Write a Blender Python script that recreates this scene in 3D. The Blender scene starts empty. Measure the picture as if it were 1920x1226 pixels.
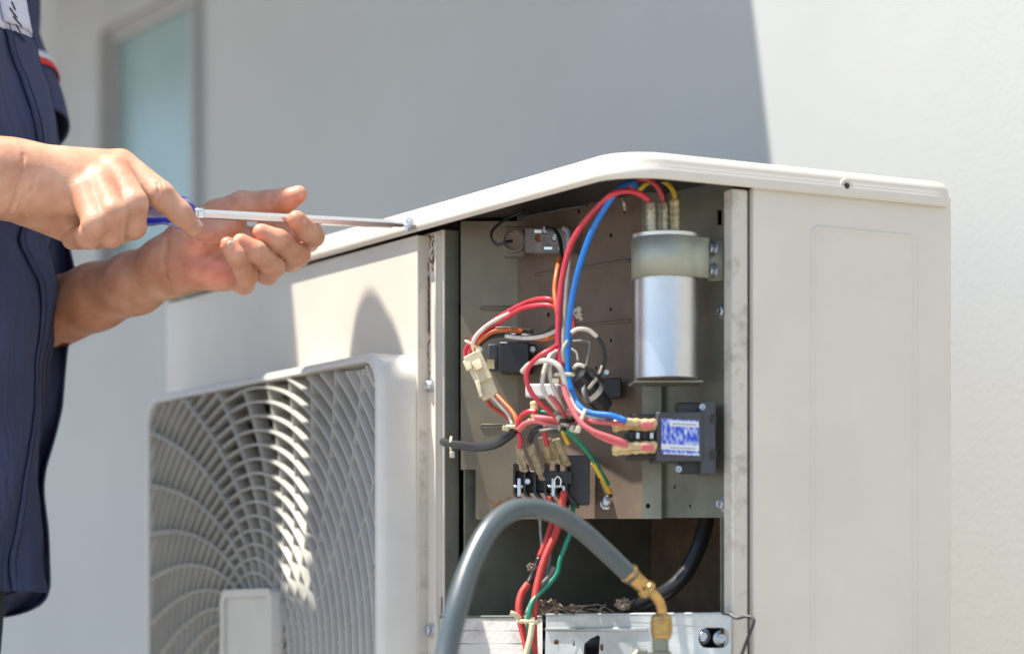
import bpy, math, random
import numpy as np
from math import sin, cos, pi, radians, sqrt
from mathutils import Vector, Matrix
from mathutils.geometry import tessellate_polygon
random.seed(5)
S = bpy.context.scene
COL = S.collection

# ------------------------------------------------------------------ camera
F = 5173.0            # focal length in photo pixels (97 mm on 36 mm)
HOR = 1200.0          # horizon row in the photo
CZ = 0.80             # camera height
cam_d = bpy.data.cameras.new('camera'); cam = bpy.data.objects.new('camera', cam_d); COL.objects.link(cam)
cam.location = (0, 0, CZ); cam.rotation_euler = (radians(90), 0, 0)
cam_d.sensor_width = 36; cam_d.lens = 36*F/1920; cam_d.shift_y = (HOR-613)/1920
cam_d.clip_start = 0.05; cam_d.clip_end = 500
cam_d.dof.use_dof = True; cam_d.dof.focus_distance = 2.17; cam_d.dof.aperture_fstop = 4.0
S.camera = cam
# the unit's own directions: v = along its short side (into the wall), u = along its long front (away to the left)
UX, UY = -0.49664, 0.86795
VX, VY = 0.86795, 0.49664
OX, OY = 0.0812, 2.0
# ------------------------------------------------------------------ light
SUN_DU, SUN_K = -0.52, 2.6        # per metre towards the wall: sideways and down
sd = Vector((VX+SUN_DU*UX, VY+SUN_DU*UY, -SUN_K)).normalized()
elev = math.asin(-sd.z); azi = math.atan2(-sd.x, -sd.y)     # azimuth from +Y, towards +X
w = bpy.data.worlds.new('World'); S.world = w; w.use_nodes = True
nt = w.node_tree; nt.nodes.clear()
sky = nt.nodes.new('ShaderNodeTexSky'); sky.sky_type = 'NISHITA'; sky.sun_disc = False
sky.sun_elevation = elev; sky.sun_rotation = azi; sky.dust_density = .6; sky.air_density = 1.0
bg = nt.nodes.new('ShaderNodeBackground'); bg.inputs[1].default_value = 0.13
out = nt.nodes.new('ShaderNodeOutputWorld')
nt.links.new(sky.outputs[0], bg.inputs[0]); nt.links.new(bg.outputs[0], out.inputs[0])
sl = bpy.data.lights.new('sun', 'SUN'); sl.energy = 5.0; sl.angle = radians(0.5); sl.color = (1, .935, .83)
so = bpy.data.objects.new('sun', sl); COL.objects.link(so)
so.rotation_euler = sd.to_track_quat('-Z', 'Y').to_euler(); so.location = (-3, -2, 6)
S.view_settings.view_transform = 'Standard'; S.view_settings.look = 'None'
S.view_settings.gamma = 1; S.view_settings.use_curve_mapping = False
S.view_settings.exposure = 1.0
S.render.engine = 'CYCLES'
S.cycles.max_bounces = 8

# ------------------------------------------------------------------ places
def P(px, py, Y):                      # a photo point at distance Y
    return Vector(((px-960)/F*Y, Y, CZ+(HOR-py)/F*Y))
def L(v, u, z):                        # unit coordinates, z measured from eye level
    return Vector((OX+VX*v+UX*u, OY+VY*v+UY*u, CZ+z))
def toL(p):
    x, y = p[0]-OX, p[1]-OY
    return (x*VX+y*VY, x*UX+y*UY, p[2]-CZ)
def onV(px, py, v):                    # photo point on the plane v = const
    k = (px-960)/F
    u = (OX+VX*v-k*(OY+VY*v))/(k*UY-UX)
    return P(px, py, OY+VY*v+UY*u)
def onU(px, py, u):
    k = (px-960)/F
    v = (OX+UX*u-k*(OY+UY*u))/(k*VY-VX)
    return P(px, py, OY+VY*v+UY*u)
def uof(px, v): return toL(onV(px, 600, v))[1]
def vof(px, u): return toL(onU(px, 600, u))[0]

# ------------------------------------------------------------------ materials
def mat(name, col, rough=.5, metal=0, bump=0, bscale=200, var=0, vscale=8, spec=.5, trans=0, sss=0, coat=0, col2=None, lo=.35, hi=.65, aniso=0, bdist=.001, rvar=0):
    m = bpy.data.materials.new(name); m.use_nodes = True
    n = m.node_tree; b = n.nodes['Principled BSDF']
    b.inputs['Base Color'].default_value = (*col, 1); b.inputs['Roughness'].default_value = rough
    b.inputs['Metallic'].default_value = metal; b.inputs['Specular IOR Level'].default_value = spec
    b.inputs['Transmission Weight'].default_value = trans; b.inputs['Coat Weight'].default_value = coat
    if sss:
        b.inputs['Subsurface Weight'].default_value = sss; b.inputs['Subsurface Radius'].default_value = (1, .35, .2)
        b.inputs['Subsurface Scale'].default_value = .006
    g = n.nodes.new('ShaderNodeNewGeometry')
    if var or col2:
        t = n.nodes.new('ShaderNodeTexNoise'); t.inputs['Scale'].default_value = vscale; t.inputs['Detail'].default_value = 7
        t.inputs['Roughness'].default_value = .62
        n.links.new(g.outputs['Position'], t.inputs['Vector'])
        r = n.nodes.new('ShaderNodeValToRGB')
        r.color_ramp.elements[0].position = lo; r.color_ramp.elements[1].position = hi
        c2 = col2 or tuple(max(0, c*(1-var)) for c in col)
        r.color_ramp.elements[0].color = (*c2, 1); r.color_ramp.elements[1].color = (*col, 1)
        n.links.new(t.outputs['Fac'], r.inputs[0]); n.links.new(r.outputs[0], b.inputs['Base Color'])
        if rvar:
            mr = n.nodes.new('ShaderNodeMapRange'); mr.inputs[3].default_value = rough+rvar; mr.inputs[4].default_value = rough-rvar
            n.links.new(t.outputs['Fac'], mr.inputs[0]); n.links.new(mr.outputs[0], b.inputs['Roughness'])
    if bump:
        t = n.nodes.new('ShaderNodeTexNoise'); t.inputs['Scale'].default_value = bscale; t.inputs['Detail'].default_value = 4
        n.links.new(g.outputs['Position'], t.inputs['Vector'])
        bp = n.nodes.new('ShaderNodeBump'); bp.inputs['Strength'].default_value = bump; bp.inputs['Distance'].default_value = bdist
        n.links.new(t.outputs['Fac'], bp.inputs['Height']); n.links.new(bp.outputs[0], b.inputs['Normal'])
    return m
MT = {}
MT['cream'] = mat('cream_paint', (.70,.64,.55), .42, bump=.12, bscale=900, var=.08, vscale=9, rvar=.07)
MT['slat_shaded'] = mat('shaded_grille_plastic', (.50,.485,.44), .4, var=.15, vscale=25)  # the grille plastic darkened, shade among the slats put into its colour
MT['cream_old'] = mat('weathered_cream_paint', (.60,.55,.47), .6, bump=.5, bscale=500, col2=(.36,.30,.23), vscale=60, lo=.28, hi=.5)
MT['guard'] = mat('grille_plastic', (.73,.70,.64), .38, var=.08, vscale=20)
MT['galv'] = mat('galvanised_sheet', (.26,.265,.21), .42, metal=.55, bump=.1, bscale=300, var=.25, vscale=30, rvar=.1)
MT['khaki'] = mat('khaki_zinc_plate', (.185,.155,.105), .5, metal=.35, bump=.1, bscale=400, var=.2, vscale=30)
MT['galv_brown'] = mat('dusty_sheet', (.20,.15,.11), .6, metal=.25, bump=.15, bscale=400, var=.25, vscale=25)
MT['galv_bright'] = mat('zinc_bracket', (.55,.58,.58), .38, metal=.5, bump=.15, bscale=250, var=.25, vscale=40, rvar=.12)
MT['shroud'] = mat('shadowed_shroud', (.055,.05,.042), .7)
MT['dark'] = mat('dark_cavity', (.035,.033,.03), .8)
MT['brown_dark'] = mat('dark_insulation', (.17,.11,.07), .9, bump=.4, bscale=500, var=.4, vscale=40)
MT['steel'] = mat('bright_steel', (.75,.75,.76), .22, metal=1)
MT['bolt'] = mat('zinc_bolt', (.55,.58,.62), .35, metal=.9)
MT['alu'] = mat('brushed_aluminium', (.68,.66,.625), .33, metal=1, bump=.25, bscale=700, var=.06, vscale=60)
MT['strap'] = mat('zinc_strap', (.40,.41,.33), .52, metal=.6, bump=.1, bscale=600, var=.12, vscale=50)
MT['brass'] = mat('brass', (.62,.40,.15), .3, metal=1, var=.3, vscale=120)
MT['black'] = mat('black_plastic', (.018,.018,.02), .4, bump=.1, bscale=500)
MT['charcoal'] = mat('charcoal_plastic', (.06,.062,.07), .5, bump=.1, bscale=800, var=.2, vscale=80)
MT['darkgrey'] = mat('grey_plastic', (.2,.18,.17), .6, var=.4, vscale=80, bump=.3)
MT['ivory'] = mat('ivory_nylon', (.72,.62,.40), .5, sss=0, var=.3, vscale=120, bump=.3, bscale=300)
MT['tie'] = mat('aged_cable_tie', (.75,.68,.50), .45, var=.25, vscale=150)
MT['white'] = mat('white_plastic', (.78,.76,.74), .5, var=.1, vscale=90)
MT['red'] = mat('red_wire', (.62,.035,.055), .36, var=.25, vscale=90, coat=.2)
MT['red_dull'] = mat('dusty_red_wire', (.55,.05,.04), .55, var=.35, vscale=150)
MT['pink'] = mat('pink_dusty_wire', (.75,.16,.17), .5, var=.3, vscale=120)
MT['blue'] = mat('blue_wire', (.005,.16,.55), .34, var=.15, vscale=90, coat=.2)
MT['yellow'] = mat('yellow_wire', (.68,.45,.02), .4, var=.3, vscale=90)
MT['orange'] = mat('orange_wire', (.62,.14,.03), .45, var=.3, vscale=90)
MT['green'] = mat('green_wire', (.01,.22,.13), .4, var=.3, vscale=90)
MT['wwire'] = mat('white_wire', (.72,.66,.56), .45, var=.3, vscale=120)
MT['bwire'] = mat('black_wire', (.02,.02,.022), .38)
MT['gwire'] = mat('grey_wire', (.3,.3,.27), .5, var=.3, vscale=120)
MT['rubber'] = mat('black_rubber', (.016,.016,.018), .35, bump=.15, bscale=200)
MT['hose'] = mat('blue_grey_hose', (.075,.095,.10), .33, bump=.06, bscale=120, var=.15, vscale=20, coat=.25)
MT['rust'] = mat('rust', (.28,.09,.03), .9, bump=.8, bscale=400, col2=(.12,.05,.02), vscale=200)
MT['debris'] = mat('dry_dust_clump', (.36,.29,.22), .95, bump=1, bscale=500, col2=(.10,.07,.05), vscale=200)
MT['pad'] = mat('dusty_white_board', (.62,.58,.54), .8, bump=.5, bscale=300, col2=(.38,.34,.31), vscale=40, lo=.25, hi=.5)
MT['skinnail'] = mat('nail', (.68,.36,.27), .3, sss=.4, coat=.2)
MT['gwall'] = mat('render_wall', (.44,.45,.44), .9, bump=.2, bscale=190, var=.05, vscale=3, bdist=.0015)
MT['frame'] = mat('window_frame_paint', (.36,.35,.345), .5, var=.1)
MT['glass_w'] = mat('teal_window_glass', (.27,.37,.365), .22, spec=.5, col2=(.17,.26,.26), vscale=2.2)
MT['ground'] = mat('concrete_ground', (.31,.29,.265), .9, bump=.6, bscale=60, var=.2, vscale=3)
MT['plinth'] = mat('concrete_block', (.38,.37,.34), .9, bump=.6, bscale=100, var=.2, vscale=8)
MT['navy'] = mat('navy_cotton', (.05,.062,.125), .85, bump=.35, bscale=1500, var=.2, vscale=12, spec=.25)
MT['navy_in'] = mat('navy_cotton_lining', (.02,.024,.045), .9, bump=.3, bscale=1500, spec=.2)
MT['whitecloth'] = mat('pale_grey_cotton', (.56,.58,.68), .85, bump=.3, bscale=1500, spec=.25)
MT['redcloth'] = mat('red_trim', (.6,.03,.02), .8)
MT['thread'] = mat('seam_thread', (.012,.014,.03), .9)
MT['pants'] = mat('dark_teal_trousers', (.035,.05,.055), .9, bump=.4, bscale=900)
MT['hair'] = mat('black_hair', (.015,.012,.01), .6)
MT['screwblue'] = mat('blue_acrylic', (.015,.03,.62), .12, trans=.35, coat=.5)
MT['screwclear'] = mat('clear_acrylic', (.62,.68,.95), .05, trans=.85, coat=.3)
MT['sleeve'] = mat('yellowed_clear_sleeve', (.90,.70,.36), .25, trans=.2, coat=.5, var=.4, vscale=150)
MT['sleeve2'] = mat('smoky_clear_sleeve', (.70,.60,.38), .15, trans=.7, coat=.5, var=.4, vscale=150)
# shaft: bright lengthwise-polished steel
def skin():
    m = mat('skin', (.60,.33,.22), .50, bump=.3, bscale=420, sss=.35, spec=.42)
    n = m.node_tree; b = n.nodes['Principled BSDF']
    g = n.nodes.new('ShaderNodeNewGeometry')
    t = n.nodes.new('ShaderNodeTexNoise'); t.inputs['Scale'].default_value = 55; t.inputs['Detail'].default_value = 6
    n.links.new(g.outputs['Position'], t.inputs['Vector'])
    r = n.nodes.new('ShaderNodeValToRGB'); r.color_ramp.elements[0].position = .35; r.color_ramp.elements[1].position = .68
    r.color_ramp.elements[0].color = (.50,.24,.145,1); r.color_ramp.elements[1].color = (.64,.365,.245,1)
    a = n.nodes.new('ShaderNodeAttribute'); a.attribute_name = 'tint'
    mx = n.nodes.new('ShaderNodeMix'); mx.data_type = 'RGBA'; mx.blend_type = 'MULTIPLY'; mx.inputs[0].default_value = 1
    n.links.new(t.outputs['Fac'], r.inputs[0]); n.links.new(r.outputs[0], mx.inputs[6]); n.links.new(a.outputs['Color'], mx.inputs[7])
    n.links.new(mx.outputs[2], b.inputs['Base Color'])
    vo = n.nodes.new('ShaderNodeTexVoronoi'); vo.feature = 'DISTANCE_TO_EDGE'; vo.inputs['Scale'].default_value = 620
    nz = n.nodes.new('ShaderNodeTexNoise'); nz.inputs['Scale'].default_value = 120; mpp = n.nodes.new('ShaderNodeVectorMath'); mpp.operation = 'MULTIPLY_ADD'
    mpp.inputs[1].default_value = (.004,.004,.004); n.links.new(g.outputs['Position'], nz.inputs['Vector']); n.links.new(nz.outputs['Color'], mpp.inputs[0]); n.links.new(g.outputs['Position'], mpp.inputs[2])
    n.links.new(mpp.outputs[0], vo.inputs['Vector'])
    b2 = n.nodes.new('ShaderNodeBump'); b2.inputs['Strength'].default_value = .35; b2.inputs['Distance'].default_value = .0006
    old = b.inputs['Normal'].links[0].from_node
    n.links.new(vo.outputs['Distance'], b2.inputs['Height']); n.links.new(b2.outputs[0], old.inputs['Normal'])
    bp = [x for x in n.nodes if x.type == 'BUMP'][0]; bp.inputs['Distance'].default_value = .0009
    return m
MT['skin'] = skin()
def folds(m, s, dist):
    n = m.node_tree; b = n.nodes['Principled BSDF']; old = b.inputs['Normal'].links[0].from_node
    g = n.nodes.new('ShaderNodeNewGeometry'); mp = n.nodes.new('ShaderNodeMapping'); mp.inputs['Scale'].default_value = (1, 1, .35); mp.inputs['Rotation'].default_value = (.3, .2, 0)
    t = n.nodes.new('ShaderNodeTexNoise'); t.inputs['Scale'].default_value = s; t.inputs['Detail'].default_value = 3; t.inputs['Distortion'].default_value = .8
    n.links.new(g.outputs['Position'], mp.inputs[0]); n.links.new(mp.outputs[0], t.inputs['Vector'])
    bp = n.nodes.new('ShaderNodeBump'); bp.inputs['Strength'].default_value = 1; bp.inputs['Distance'].default_value = dist
    n.links.new(t.outputs['Fac'], bp.inputs['Height']); n.links.new(bp.outputs[0], old.inputs['Normal'])
for k_ in ('navy','whitecloth','pants'): folds(MT[k_], 18, .022)
def label_mat():        # blurred blue and white print of the contactor's rating label
    m = bpy.data.materials.new('rating_label_print'); m.use_nodes = True
    n = m.node_tree; b = n.nodes['Principled BSDF']; b.inputs['Roughness'].default_value = .4
    tc = n.nodes.new('ShaderNodeTexCoord'); sp = n.nodes.new('ShaderNodeSeparateXYZ'); n.links.new(tc.outputs['UV'], sp.inputs[0])
    mp = n.nodes.new('ShaderNodeMapping'); mp.inputs['Scale'].default_value = (13, 5, 1); n.links.new(tc.outputs['UV'], mp.inputs[0])
    nz = n.nodes.new('ShaderNodeTexNoise'); nz.inputs['Scale'].default_value = 1; nz.inputs['Detail'].default_value = 1; n.links.new(mp.outputs[0], nz.inputs['Vector'])
    r = n.nodes.new('ShaderNodeValToRGB'); r.color_ramp.interpolation = 'LINEAR'
    r.color_ramp.elements[0].position = .40; r.color_ramp.elements[0].color = (.03,.08,.55,1)
    r.color_ramp.elements[1].position = .74; r.color_ramp.elements[1].color = (.62,.68,.85,1)
    n.links.new(nz.outputs['Fac'], r.inputs[0])
    def band(y0, y1, x0=0.0):
        a = n.nodes.new('ShaderNodeMath'); a.operation = 'GREATER_THAN'; n.links.new(sp.outputs['Y'], a.inputs[0]); a.inputs[1].default_value = y0
        c = n.nodes.new('ShaderNodeMath'); c.operation = 'LESS_THAN'; n.links.new(sp.outputs['Y'], c.inputs[0]); c.inputs[1].default_value = y1
        e = n.nodes.new('ShaderNodeMath'); e.operation = 'GREATER_THAN'; n.links.new(sp.outputs['X'], e.inputs[0]); e.inputs[1].default_value = x0
        d = n.nodes.new('ShaderNodeMath'); d.operation = 'MULTIPLY'; n.links.new(a.outputs[0], d.inputs[0]); n.links.new(c.outputs[0], d.inputs[1])
        f = n.nodes.new('ShaderNodeMath'); f.operation = 'MULTIPLY'; n.links.new(d.outputs[0], f.inputs[0]); n.links.new(e.outputs[0], f.inputs[1])
        return f.outputs[0]
    prev = r.outputs[0]
    for args in ((.80,.96,.22), (.14,.29,.0)):
        mx = n.nodes.new('ShaderNodeMix'); mx.data_type = 'RGBA'
        n.links.new(band(*args), mx.inputs[0]); n.links.new(prev, mx.inputs[6]); mx.inputs[7].default_value = (.72,.72,.74,1); prev = mx.outputs[2]
    n.links.new(prev, b.inputs['Base Color']); return m
MT['label'] = label_mat()

# ------------------------------------------------------------------ mesh helpers
class MB:
    def __init__(s): s.v = []; s.f = []; s.m = []
    def add(s, vs, fs, mi=0):
        o = len(s.v); s.v += [tuple(p) for p in vs]; s.f += [tuple(i+o for i in f) for f in fs]; s.m += [mi]*len(fs); return s
def obj(name, mb, mats, parent=None, smooth=False, label=None, kind=None, origin=None, bevel=0, auto=None):
    me = bpy.data.meshes.new(name)
    root = parent
    while root is not None and root.parent is not None: root = root.parent
    loc = Vector(root.location) if root is not None else (Vector(origin) if origin is not None else Vector((0,0,0)))
    me.from_pydata([(p[0]-loc.x, p[1]-loc.y, p[2]-loc.z) for p in mb.v], [], mb.f)
    if not isinstance(mats, (list, tuple)): mats = [mats]
    for m in mats: me.materials.append(MT[m] if isinstance(m, str) else m)
    if len(mats) > 1: me.polygons.foreach_set('material_index', mb.m)
    if smooth: me.shade_smooth()
    me.validate(); me.update()
    o = bpy.data.objects.new(name, me); COL.objects.link(o)
    if parent is not None: o.parent = parent
    else: o.location = loc
    if auto is not None:
        me.shade_smooth(); me.set_sharp_from_angle(angle=radians(auto))
    if bevel:
        b = o.modifiers.new('bevel', 'BEVEL'); b.width = bevel; b.segments = 2; b.limit_method = 'ANGLE'; b.angle_limit = radians(40)
        me.shade_smooth(); me.set_sharp_from_angle(angle=radians(30))
    if label: o['label'] = label
    if kind: o['kind'] = kind
    return o
def thing(name, label, cat, loc, group=None):
    o = bpy.data.objects.new(name, None); COL.objects.link(o); o.location = loc; o.empty_display_size = .1
    o['label'] = label; o['category'] = cat
    if group: o['group'] = group
    return o
def tag(o, label, cat, group=None):
    o['label'] = label; o['category'] = cat
    if group: o['group'] = group
    return o
def box8(c):           # c: 8 corners, bottom four then top four
    return c, [(3,2,1,0),(4,5,6,7),(0,1,5,4),(1,2,6,5),(2,3,7,6),(3,0,4,7)]
def lbox(v0, v1, u0, u1, z0, z1, mb=None):
    mb = mb or MB()
    return mb.add(*box8([L(v0,u0,z0),L(v1,u0,z0),L(v1,u1,z0),L(v0,u1,z0),L(v0,u0,z1),L(v1,u0,z1),L(v1,u1,z1),L(v0,u1,z1)]))
def obox(c, X, Y, Z, mb=None):   # centre and three half-axis vectors
    mb = mb or MB(); c = Vector(c)
    q = [c+a*X+b*Y+d*Z for d in (-1,1) for a, b in ((-1,-1),(1,-1),(1,1),(-1,1))]
    return mb.add(*box8(q))
def pxbox(x0, y0, x1, y1, Y, th, mb=None, Y1=None):    # an upright box seen face on; Y1 = distance of its right end
    mb = mb or MB(); Y1 = Y1 if Y1 else Y
    a, b, c, d = P(x0,y1,Y), P(x1,y1,Y1), P(x1,y0,Y1), P(x0,y0,Y)
    n = (b-a).cross(d-a).normalized()
    if n.y > 0: n = -n
    k = n*(-th)
    return mb.add([a,b,b+k,a+k,d,c,c+k,d+k], [(0,1,2,3),(7,6,5,4),(4,5,1,0),(5,6,2,1),(6,7,3,2),(7,4,0,3)])
def cat(pts, n=6):
    pts = [Vector(p) for p in pts]; q = [pts[0]*2-pts[1]]+pts+[pts[-1]*2-pts[-2]]; r = []
    for i in range(1, len(q)-2):
        a, b, c, d = q[i-1:i+3]
        for k in range(n):
            t = k/n; r.append(.5*((2*b)+(c-a)*t+(2*a-5*b+4*c-d)*t*t+(3*b-a-3*c+d)*t**3))
    r.append(pts[-1]); return r
def tube(pts, rad, seg=10, mb=None, caps=True, mi=0, flat=1.0):
    mb = mb or MB(); n = len(pts); R = rad if isinstance(rad, (list, tuple)) else [rad]*n
    up = Vector((.13,.31,.94)); vs = []; fs = []; prev = None
    for i, p in enumerate(pts):
        t = (pts[min(i+1, n-1)]-pts[max(i-1, 0)]).normalized()
        if prev is None: a = t.cross(up).normalized()
        else: a = (prev-t*prev.dot(t)).normalized()
        prev = a; b = t.cross(a)
        for k in range(seg):
            th = 2*pi*k/seg; vs.append(p+a*cos(th)*R[i]+b*sin(th)*R[i]*flat)
    for i in range(n-1):
        for k in range(seg):
            k2 = (k+1) % seg; fs.append((i*seg+k, i*seg+k2, (i+1)*seg+k2, (i+1)*seg+k))
    if caps: fs.append(tuple(range(seg-1, -1, -1))); fs.append(tuple((n-1)*seg+k for k in range(seg)))
    return mb.add(vs, fs, mi)
def lathe(o, axis, prof, seg=20, mb=None, ref=None, mi=0, shape=None):    # prof: (distance along axis, radius)
    mb = mb or MB(); o = Vector(o); ax = Vector(axis).normalized()
    a = ax.cross(ref or Vector((.1,.2,1))).normalized(); b = ax.cross(a); vs = []; fs = []
    for d, r in prof:
        for k in range(seg):
            th = 2*pi*k/seg; rr = r*(shape(th, d) if shape else 1)
            vs.append(o+ax*d+(a*cos(th)+b*sin(th))*rr)
    for i in range(len(prof)-1):
        for k in range(seg):
            k2 = (k+1) % seg; fs.append((i*seg+k, (i+1)*seg+k, (i+1)*seg+k2, i*seg+k2))
    fs.append(tuple(range(seg))); fs.append(tuple((len(prof)-1)*seg+k for k in range(seg-1, -1, -1)))
    return mb.add(vs, fs, mi)
def sheet(fmap, outer, holes, th, mb=None):      # a flat sheet with cut holes, fmap(a,b,d) -> point at depth d
    mb = mb or MB(); loops = [outer]+holes; flat = [p for l in loops for p in l]
    tri = tessellate_polygon([[Vector((p[0], p[1], 0)) for p in l] for l in loops])
    n = len(flat); vs = [fmap(p[0], p[1], 0) for p in flat]+[fmap(p[0], p[1], th) for p in flat]
    fs = [tuple(t) for t in tri]+[tuple(i+n for i in reversed(t)) for t in tri]
    o = 0
    for l in loops:
        m = len(l)
        for i in range(m): j = (i+1) % m; fs.append((o+i, o+j, n+o+j, n+o+i))
        o += m
    mb.add(vs, fs); return mb
def fixn(o):
    import bmesh
    b = bmesh.new(); b.from_mesh(o.data); bmesh.ops.recalc_face_normals(b, faces=b.faces); b.to_mesh(o.data); b.free(); return o
def circ(a, b, r, n=14, rb=None): return [(a+r*cos(2*pi*k/n), b+(rb or r)*sin(2*pi*k/n)) for k in range(n)]
def rrect(a0, b0, a1, b1, r, n=5):
    q = []
    for cx, cy, s in ((a1-r,b1-r,0),(a0+r,b1-r,1),(a0+r,b0+r,2),(a1-r,b0+r,3)):
        for k in range(n+1):
            t = (s+k/n)*pi/2; q.append((cx+r*cos(t), cy+r*sin(t)))
    return q
def bolt(c, n, r, parent, m='bolt', name='bolt', washer=True):
    n = Vector(n).normalized(); mb = MB()
    if washer: lathe(c, n, [(0,r),(.0008,r),(.0012,r*.9)], 20, mb)
    lathe(Vector(c)+n*.0012, n, [(0,r*.68),(.0030,r*.68),(.0036,r*.58)], 6, mb)
    lathe(Vector(c)+n*.0048, n, [(0,r*.56),(.0004,r*.5),(.0003,r*.34),(-.0012,r*.3)], 16, mb)
    o = obj(name, mb, m, parent, auto=35); return fixn(o)

# ================================================================== SETTING
g = MB().add([(-60,-60,0),(60,-60,0),(60,60,0),(-60,60,0)], [(0,1,2,3)])
o = obj('ground', g, 'ground'); o['kind'] = 'structure'

WV = .55                                      # the house wall stands parallel to the unit, 15 cm behind it
wall = thing('house_wall', 'rendered house wall behind the unit, half in shade and half in bright sun', 'wall', L(WV, 1, -CZ))
wu0, wu1 = uof(374, WV), uof(196, WV); wz0, wz1 = .575, (HOR-50)/F*onV(196,50,WV).y
mb = sheet(lambda a, b, d: L(WV+d, a, b), [(-3,-CZ),(7,-CZ),(7,3.2),(-3,3.2)], [[(wu0,wz0),(wu1,wz0),(wu1,wz1),(wu0,wz1)]], .22)
fixn(obj('wall_face', mb, 'gwall', wall))
# window: dark painted frame standing a little proud, pane set back
mb = sheet(lambda a, b, d: L(WV-.015+d, a, b), [(wu0-.012,wz0-.03),(wu1+.20,wz0-.03),(wu1+.20,wz1+.085),(wu0-.012,wz1+.085)],
           [[(wu0+.004,wz0+.01),(wu1-.012,wz0+.01),(wu1-.012,wz1-.012),(wu0+.004,wz1-.012)]], .10)
win = fixn(obj('window_frame', mb, 'frame', wall, bevel=.004))
mb = sheet(lambda a, b, d: L(WV+.004+d, a, b), [(wu0+.004,wz0+.01),(wu1-.012,wz0+.01),(wu1-.012,wz1-.012),(wu0+.004,wz1-.012)],
           [[(wu0+.008,wz0+.03),(wu1-.03,wz0+.03),(wu1-.03,wz1-.03),(wu0+.008,wz1-.03)]], .03)
fixn(obj('sash', mb, 'frame', win))
fixn(obj('pane', lbox(WV+.014, WV+.020, wu0, wu1-.02, wz0, wz1-.02), 'glass_w', win))

# flat canopy over the window; its end throws the slanting edge of shade on the wall and the unit
ZC = 1.30; UC = .499+.215*ZC
cy_ = thing('canopy', 'flat concrete canopy above the window, just above the picture', 'canopy', L(WV, 2, ZC))
fixn(obj('slab', lbox(-.62, WV-.001, UC, 4.6, ZC, ZC+.10), 'gwall', cy_, bevel=.004))
fixn(obj('drip_edge', lbox(-.60, WV-.002, UC+.02, UC+.05, ZC-.012, ZC-.0005), 'gwall', cy_))

pl = obj('concrete_plinth', lbox(-.03, .33, -.03, .90, -CZ+.0, -.372), 'plinth', origin=L(.15,.43,-CZ), bevel=.006)
fixn(pl); tag(pl, 'low concrete block under the outdoor unit, below the picture', 'plinth')

# ================================================================== THE OUTDOOR UNIT
U1, VD, ZT, ZB, ZL = .854, .302, .356, -.37, .336
unit = thing('air_conditioner', 'cream outdoor air conditioner with its corner cover off and wiring exposed', 'air conditioner', L(.15,.43,ZB))
# --- lid: swept profile round the plan outline, closed by a top sheet
def plan(off, r, vd=VD, ud=U1):
    q = []
    for cv, cu, s, rr in ((r,r,2,r),(vd-.02,.02,3,.02),(vd-.02,ud-.02,0,.02),(.02,ud-.02,1,.02)):
        for k in range(9):
            t = (s+k/8)*pi/2; R = rr+off
            q.append((cv+R*cos(t), cu+R*sin(t)))
    return q
prof = [(-.0005,ZL+.002),(.0045,ZL),(.0062,ZL+.001),(.0068,ZL+.004),(.0066,ZL+.0075),(.0052,ZL+.0095),(.0050,ZL+.013),(.0035,ZL+.0172),(.0005,ZL+.0195),(-.006,ZL+.0203),(-.02,ZL+.0203),(-.022,ZL+.019)]
mb = MB(); n = 36; vs = []; fs = []
for off, z in prof: vs += [L(a,b,z) for a, b in plan(off, .034)]
m = len(prof)
for i in range(m-1):
    for k in range(n): k2 = (k+1) % n; fs.append((i*n+k, i*n+k2, (i+1)*n+k2, (i+1)*n+k))
fs.append(tuple((m-1)*n+k for k in range(n)))
vs += [L(a,b,ZL+.002) for a, b in plan(-.0025, .034)]; vs += [L(a,b,ZL+.0165) for a, b in plan(-.0030, .034)]
b0 = m*n
for k in range(n):
    k2 = (k+1) % n
    fs.append((k2, k, b0+k, b0+k2)); fs.append((b0+k2, b0+k, b0+n+k, b0+n+k2))
fs.append(tuple(b0+n+k for k in range(n-1, -1, -1)))
mb.add(vs, fs)
lid = fixn(obj('lid', mb, 'cream', unit, auto=50))
# plain black slab under the lid over the open corner
fixn(obj('lid_black_slab', lbox(.012, .29, .012, .30, ZL+.008, ZL+.0155), 'black', unit))
# dimpled hole with its rim on the lid's side edge, and the rusty hole the loosened screw came from
c = onU(1587, 349, -.0058)
mbh = MB(); lathe(c+Vector((.4966,-.868,0))*-.0005, Vector((.4966,-.868,0)), [(0,.0062),(.0010,.0060),(.0014,.0048),(.0006,.0036)], 20, mbh)
fixn(obj('screw_seat', mbh, 'cream', lid, auto=40))
mbh = MB(); lathe(c+Vector((.4966,-.868,0))*.0007, Vector((.4966,-.868,0)), [(0,.0026),(.0004,.0024),(.0006,.0015)], 6, mbh)
fixn(obj('screw_hole', mbh, 'dark', lid))
HC = onV(771, 419, -.0062)                     # hole centre on the front edge
nF = Vector((-VX,-VY,0))
mbh = MB(); lathe(HC-nF*.0008, nF, [(0,.0062),(.0009,.0060),(.0012,.0046),(.0007,.0036)], 20, mbh)
fixn(obj('screw_seat', mbh, 'cream', lid, auto=40))
mbh = MB(); lathe(HC+nF*.0001, nF, [(0,.0034),(.0003,.0032),(.0004,.0018)], 12, mbh, shape=lambda t, d: 1+.18*sin(3*t+1))
fixn(obj('rust_stain', mbh, 'rust', lid))

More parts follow.
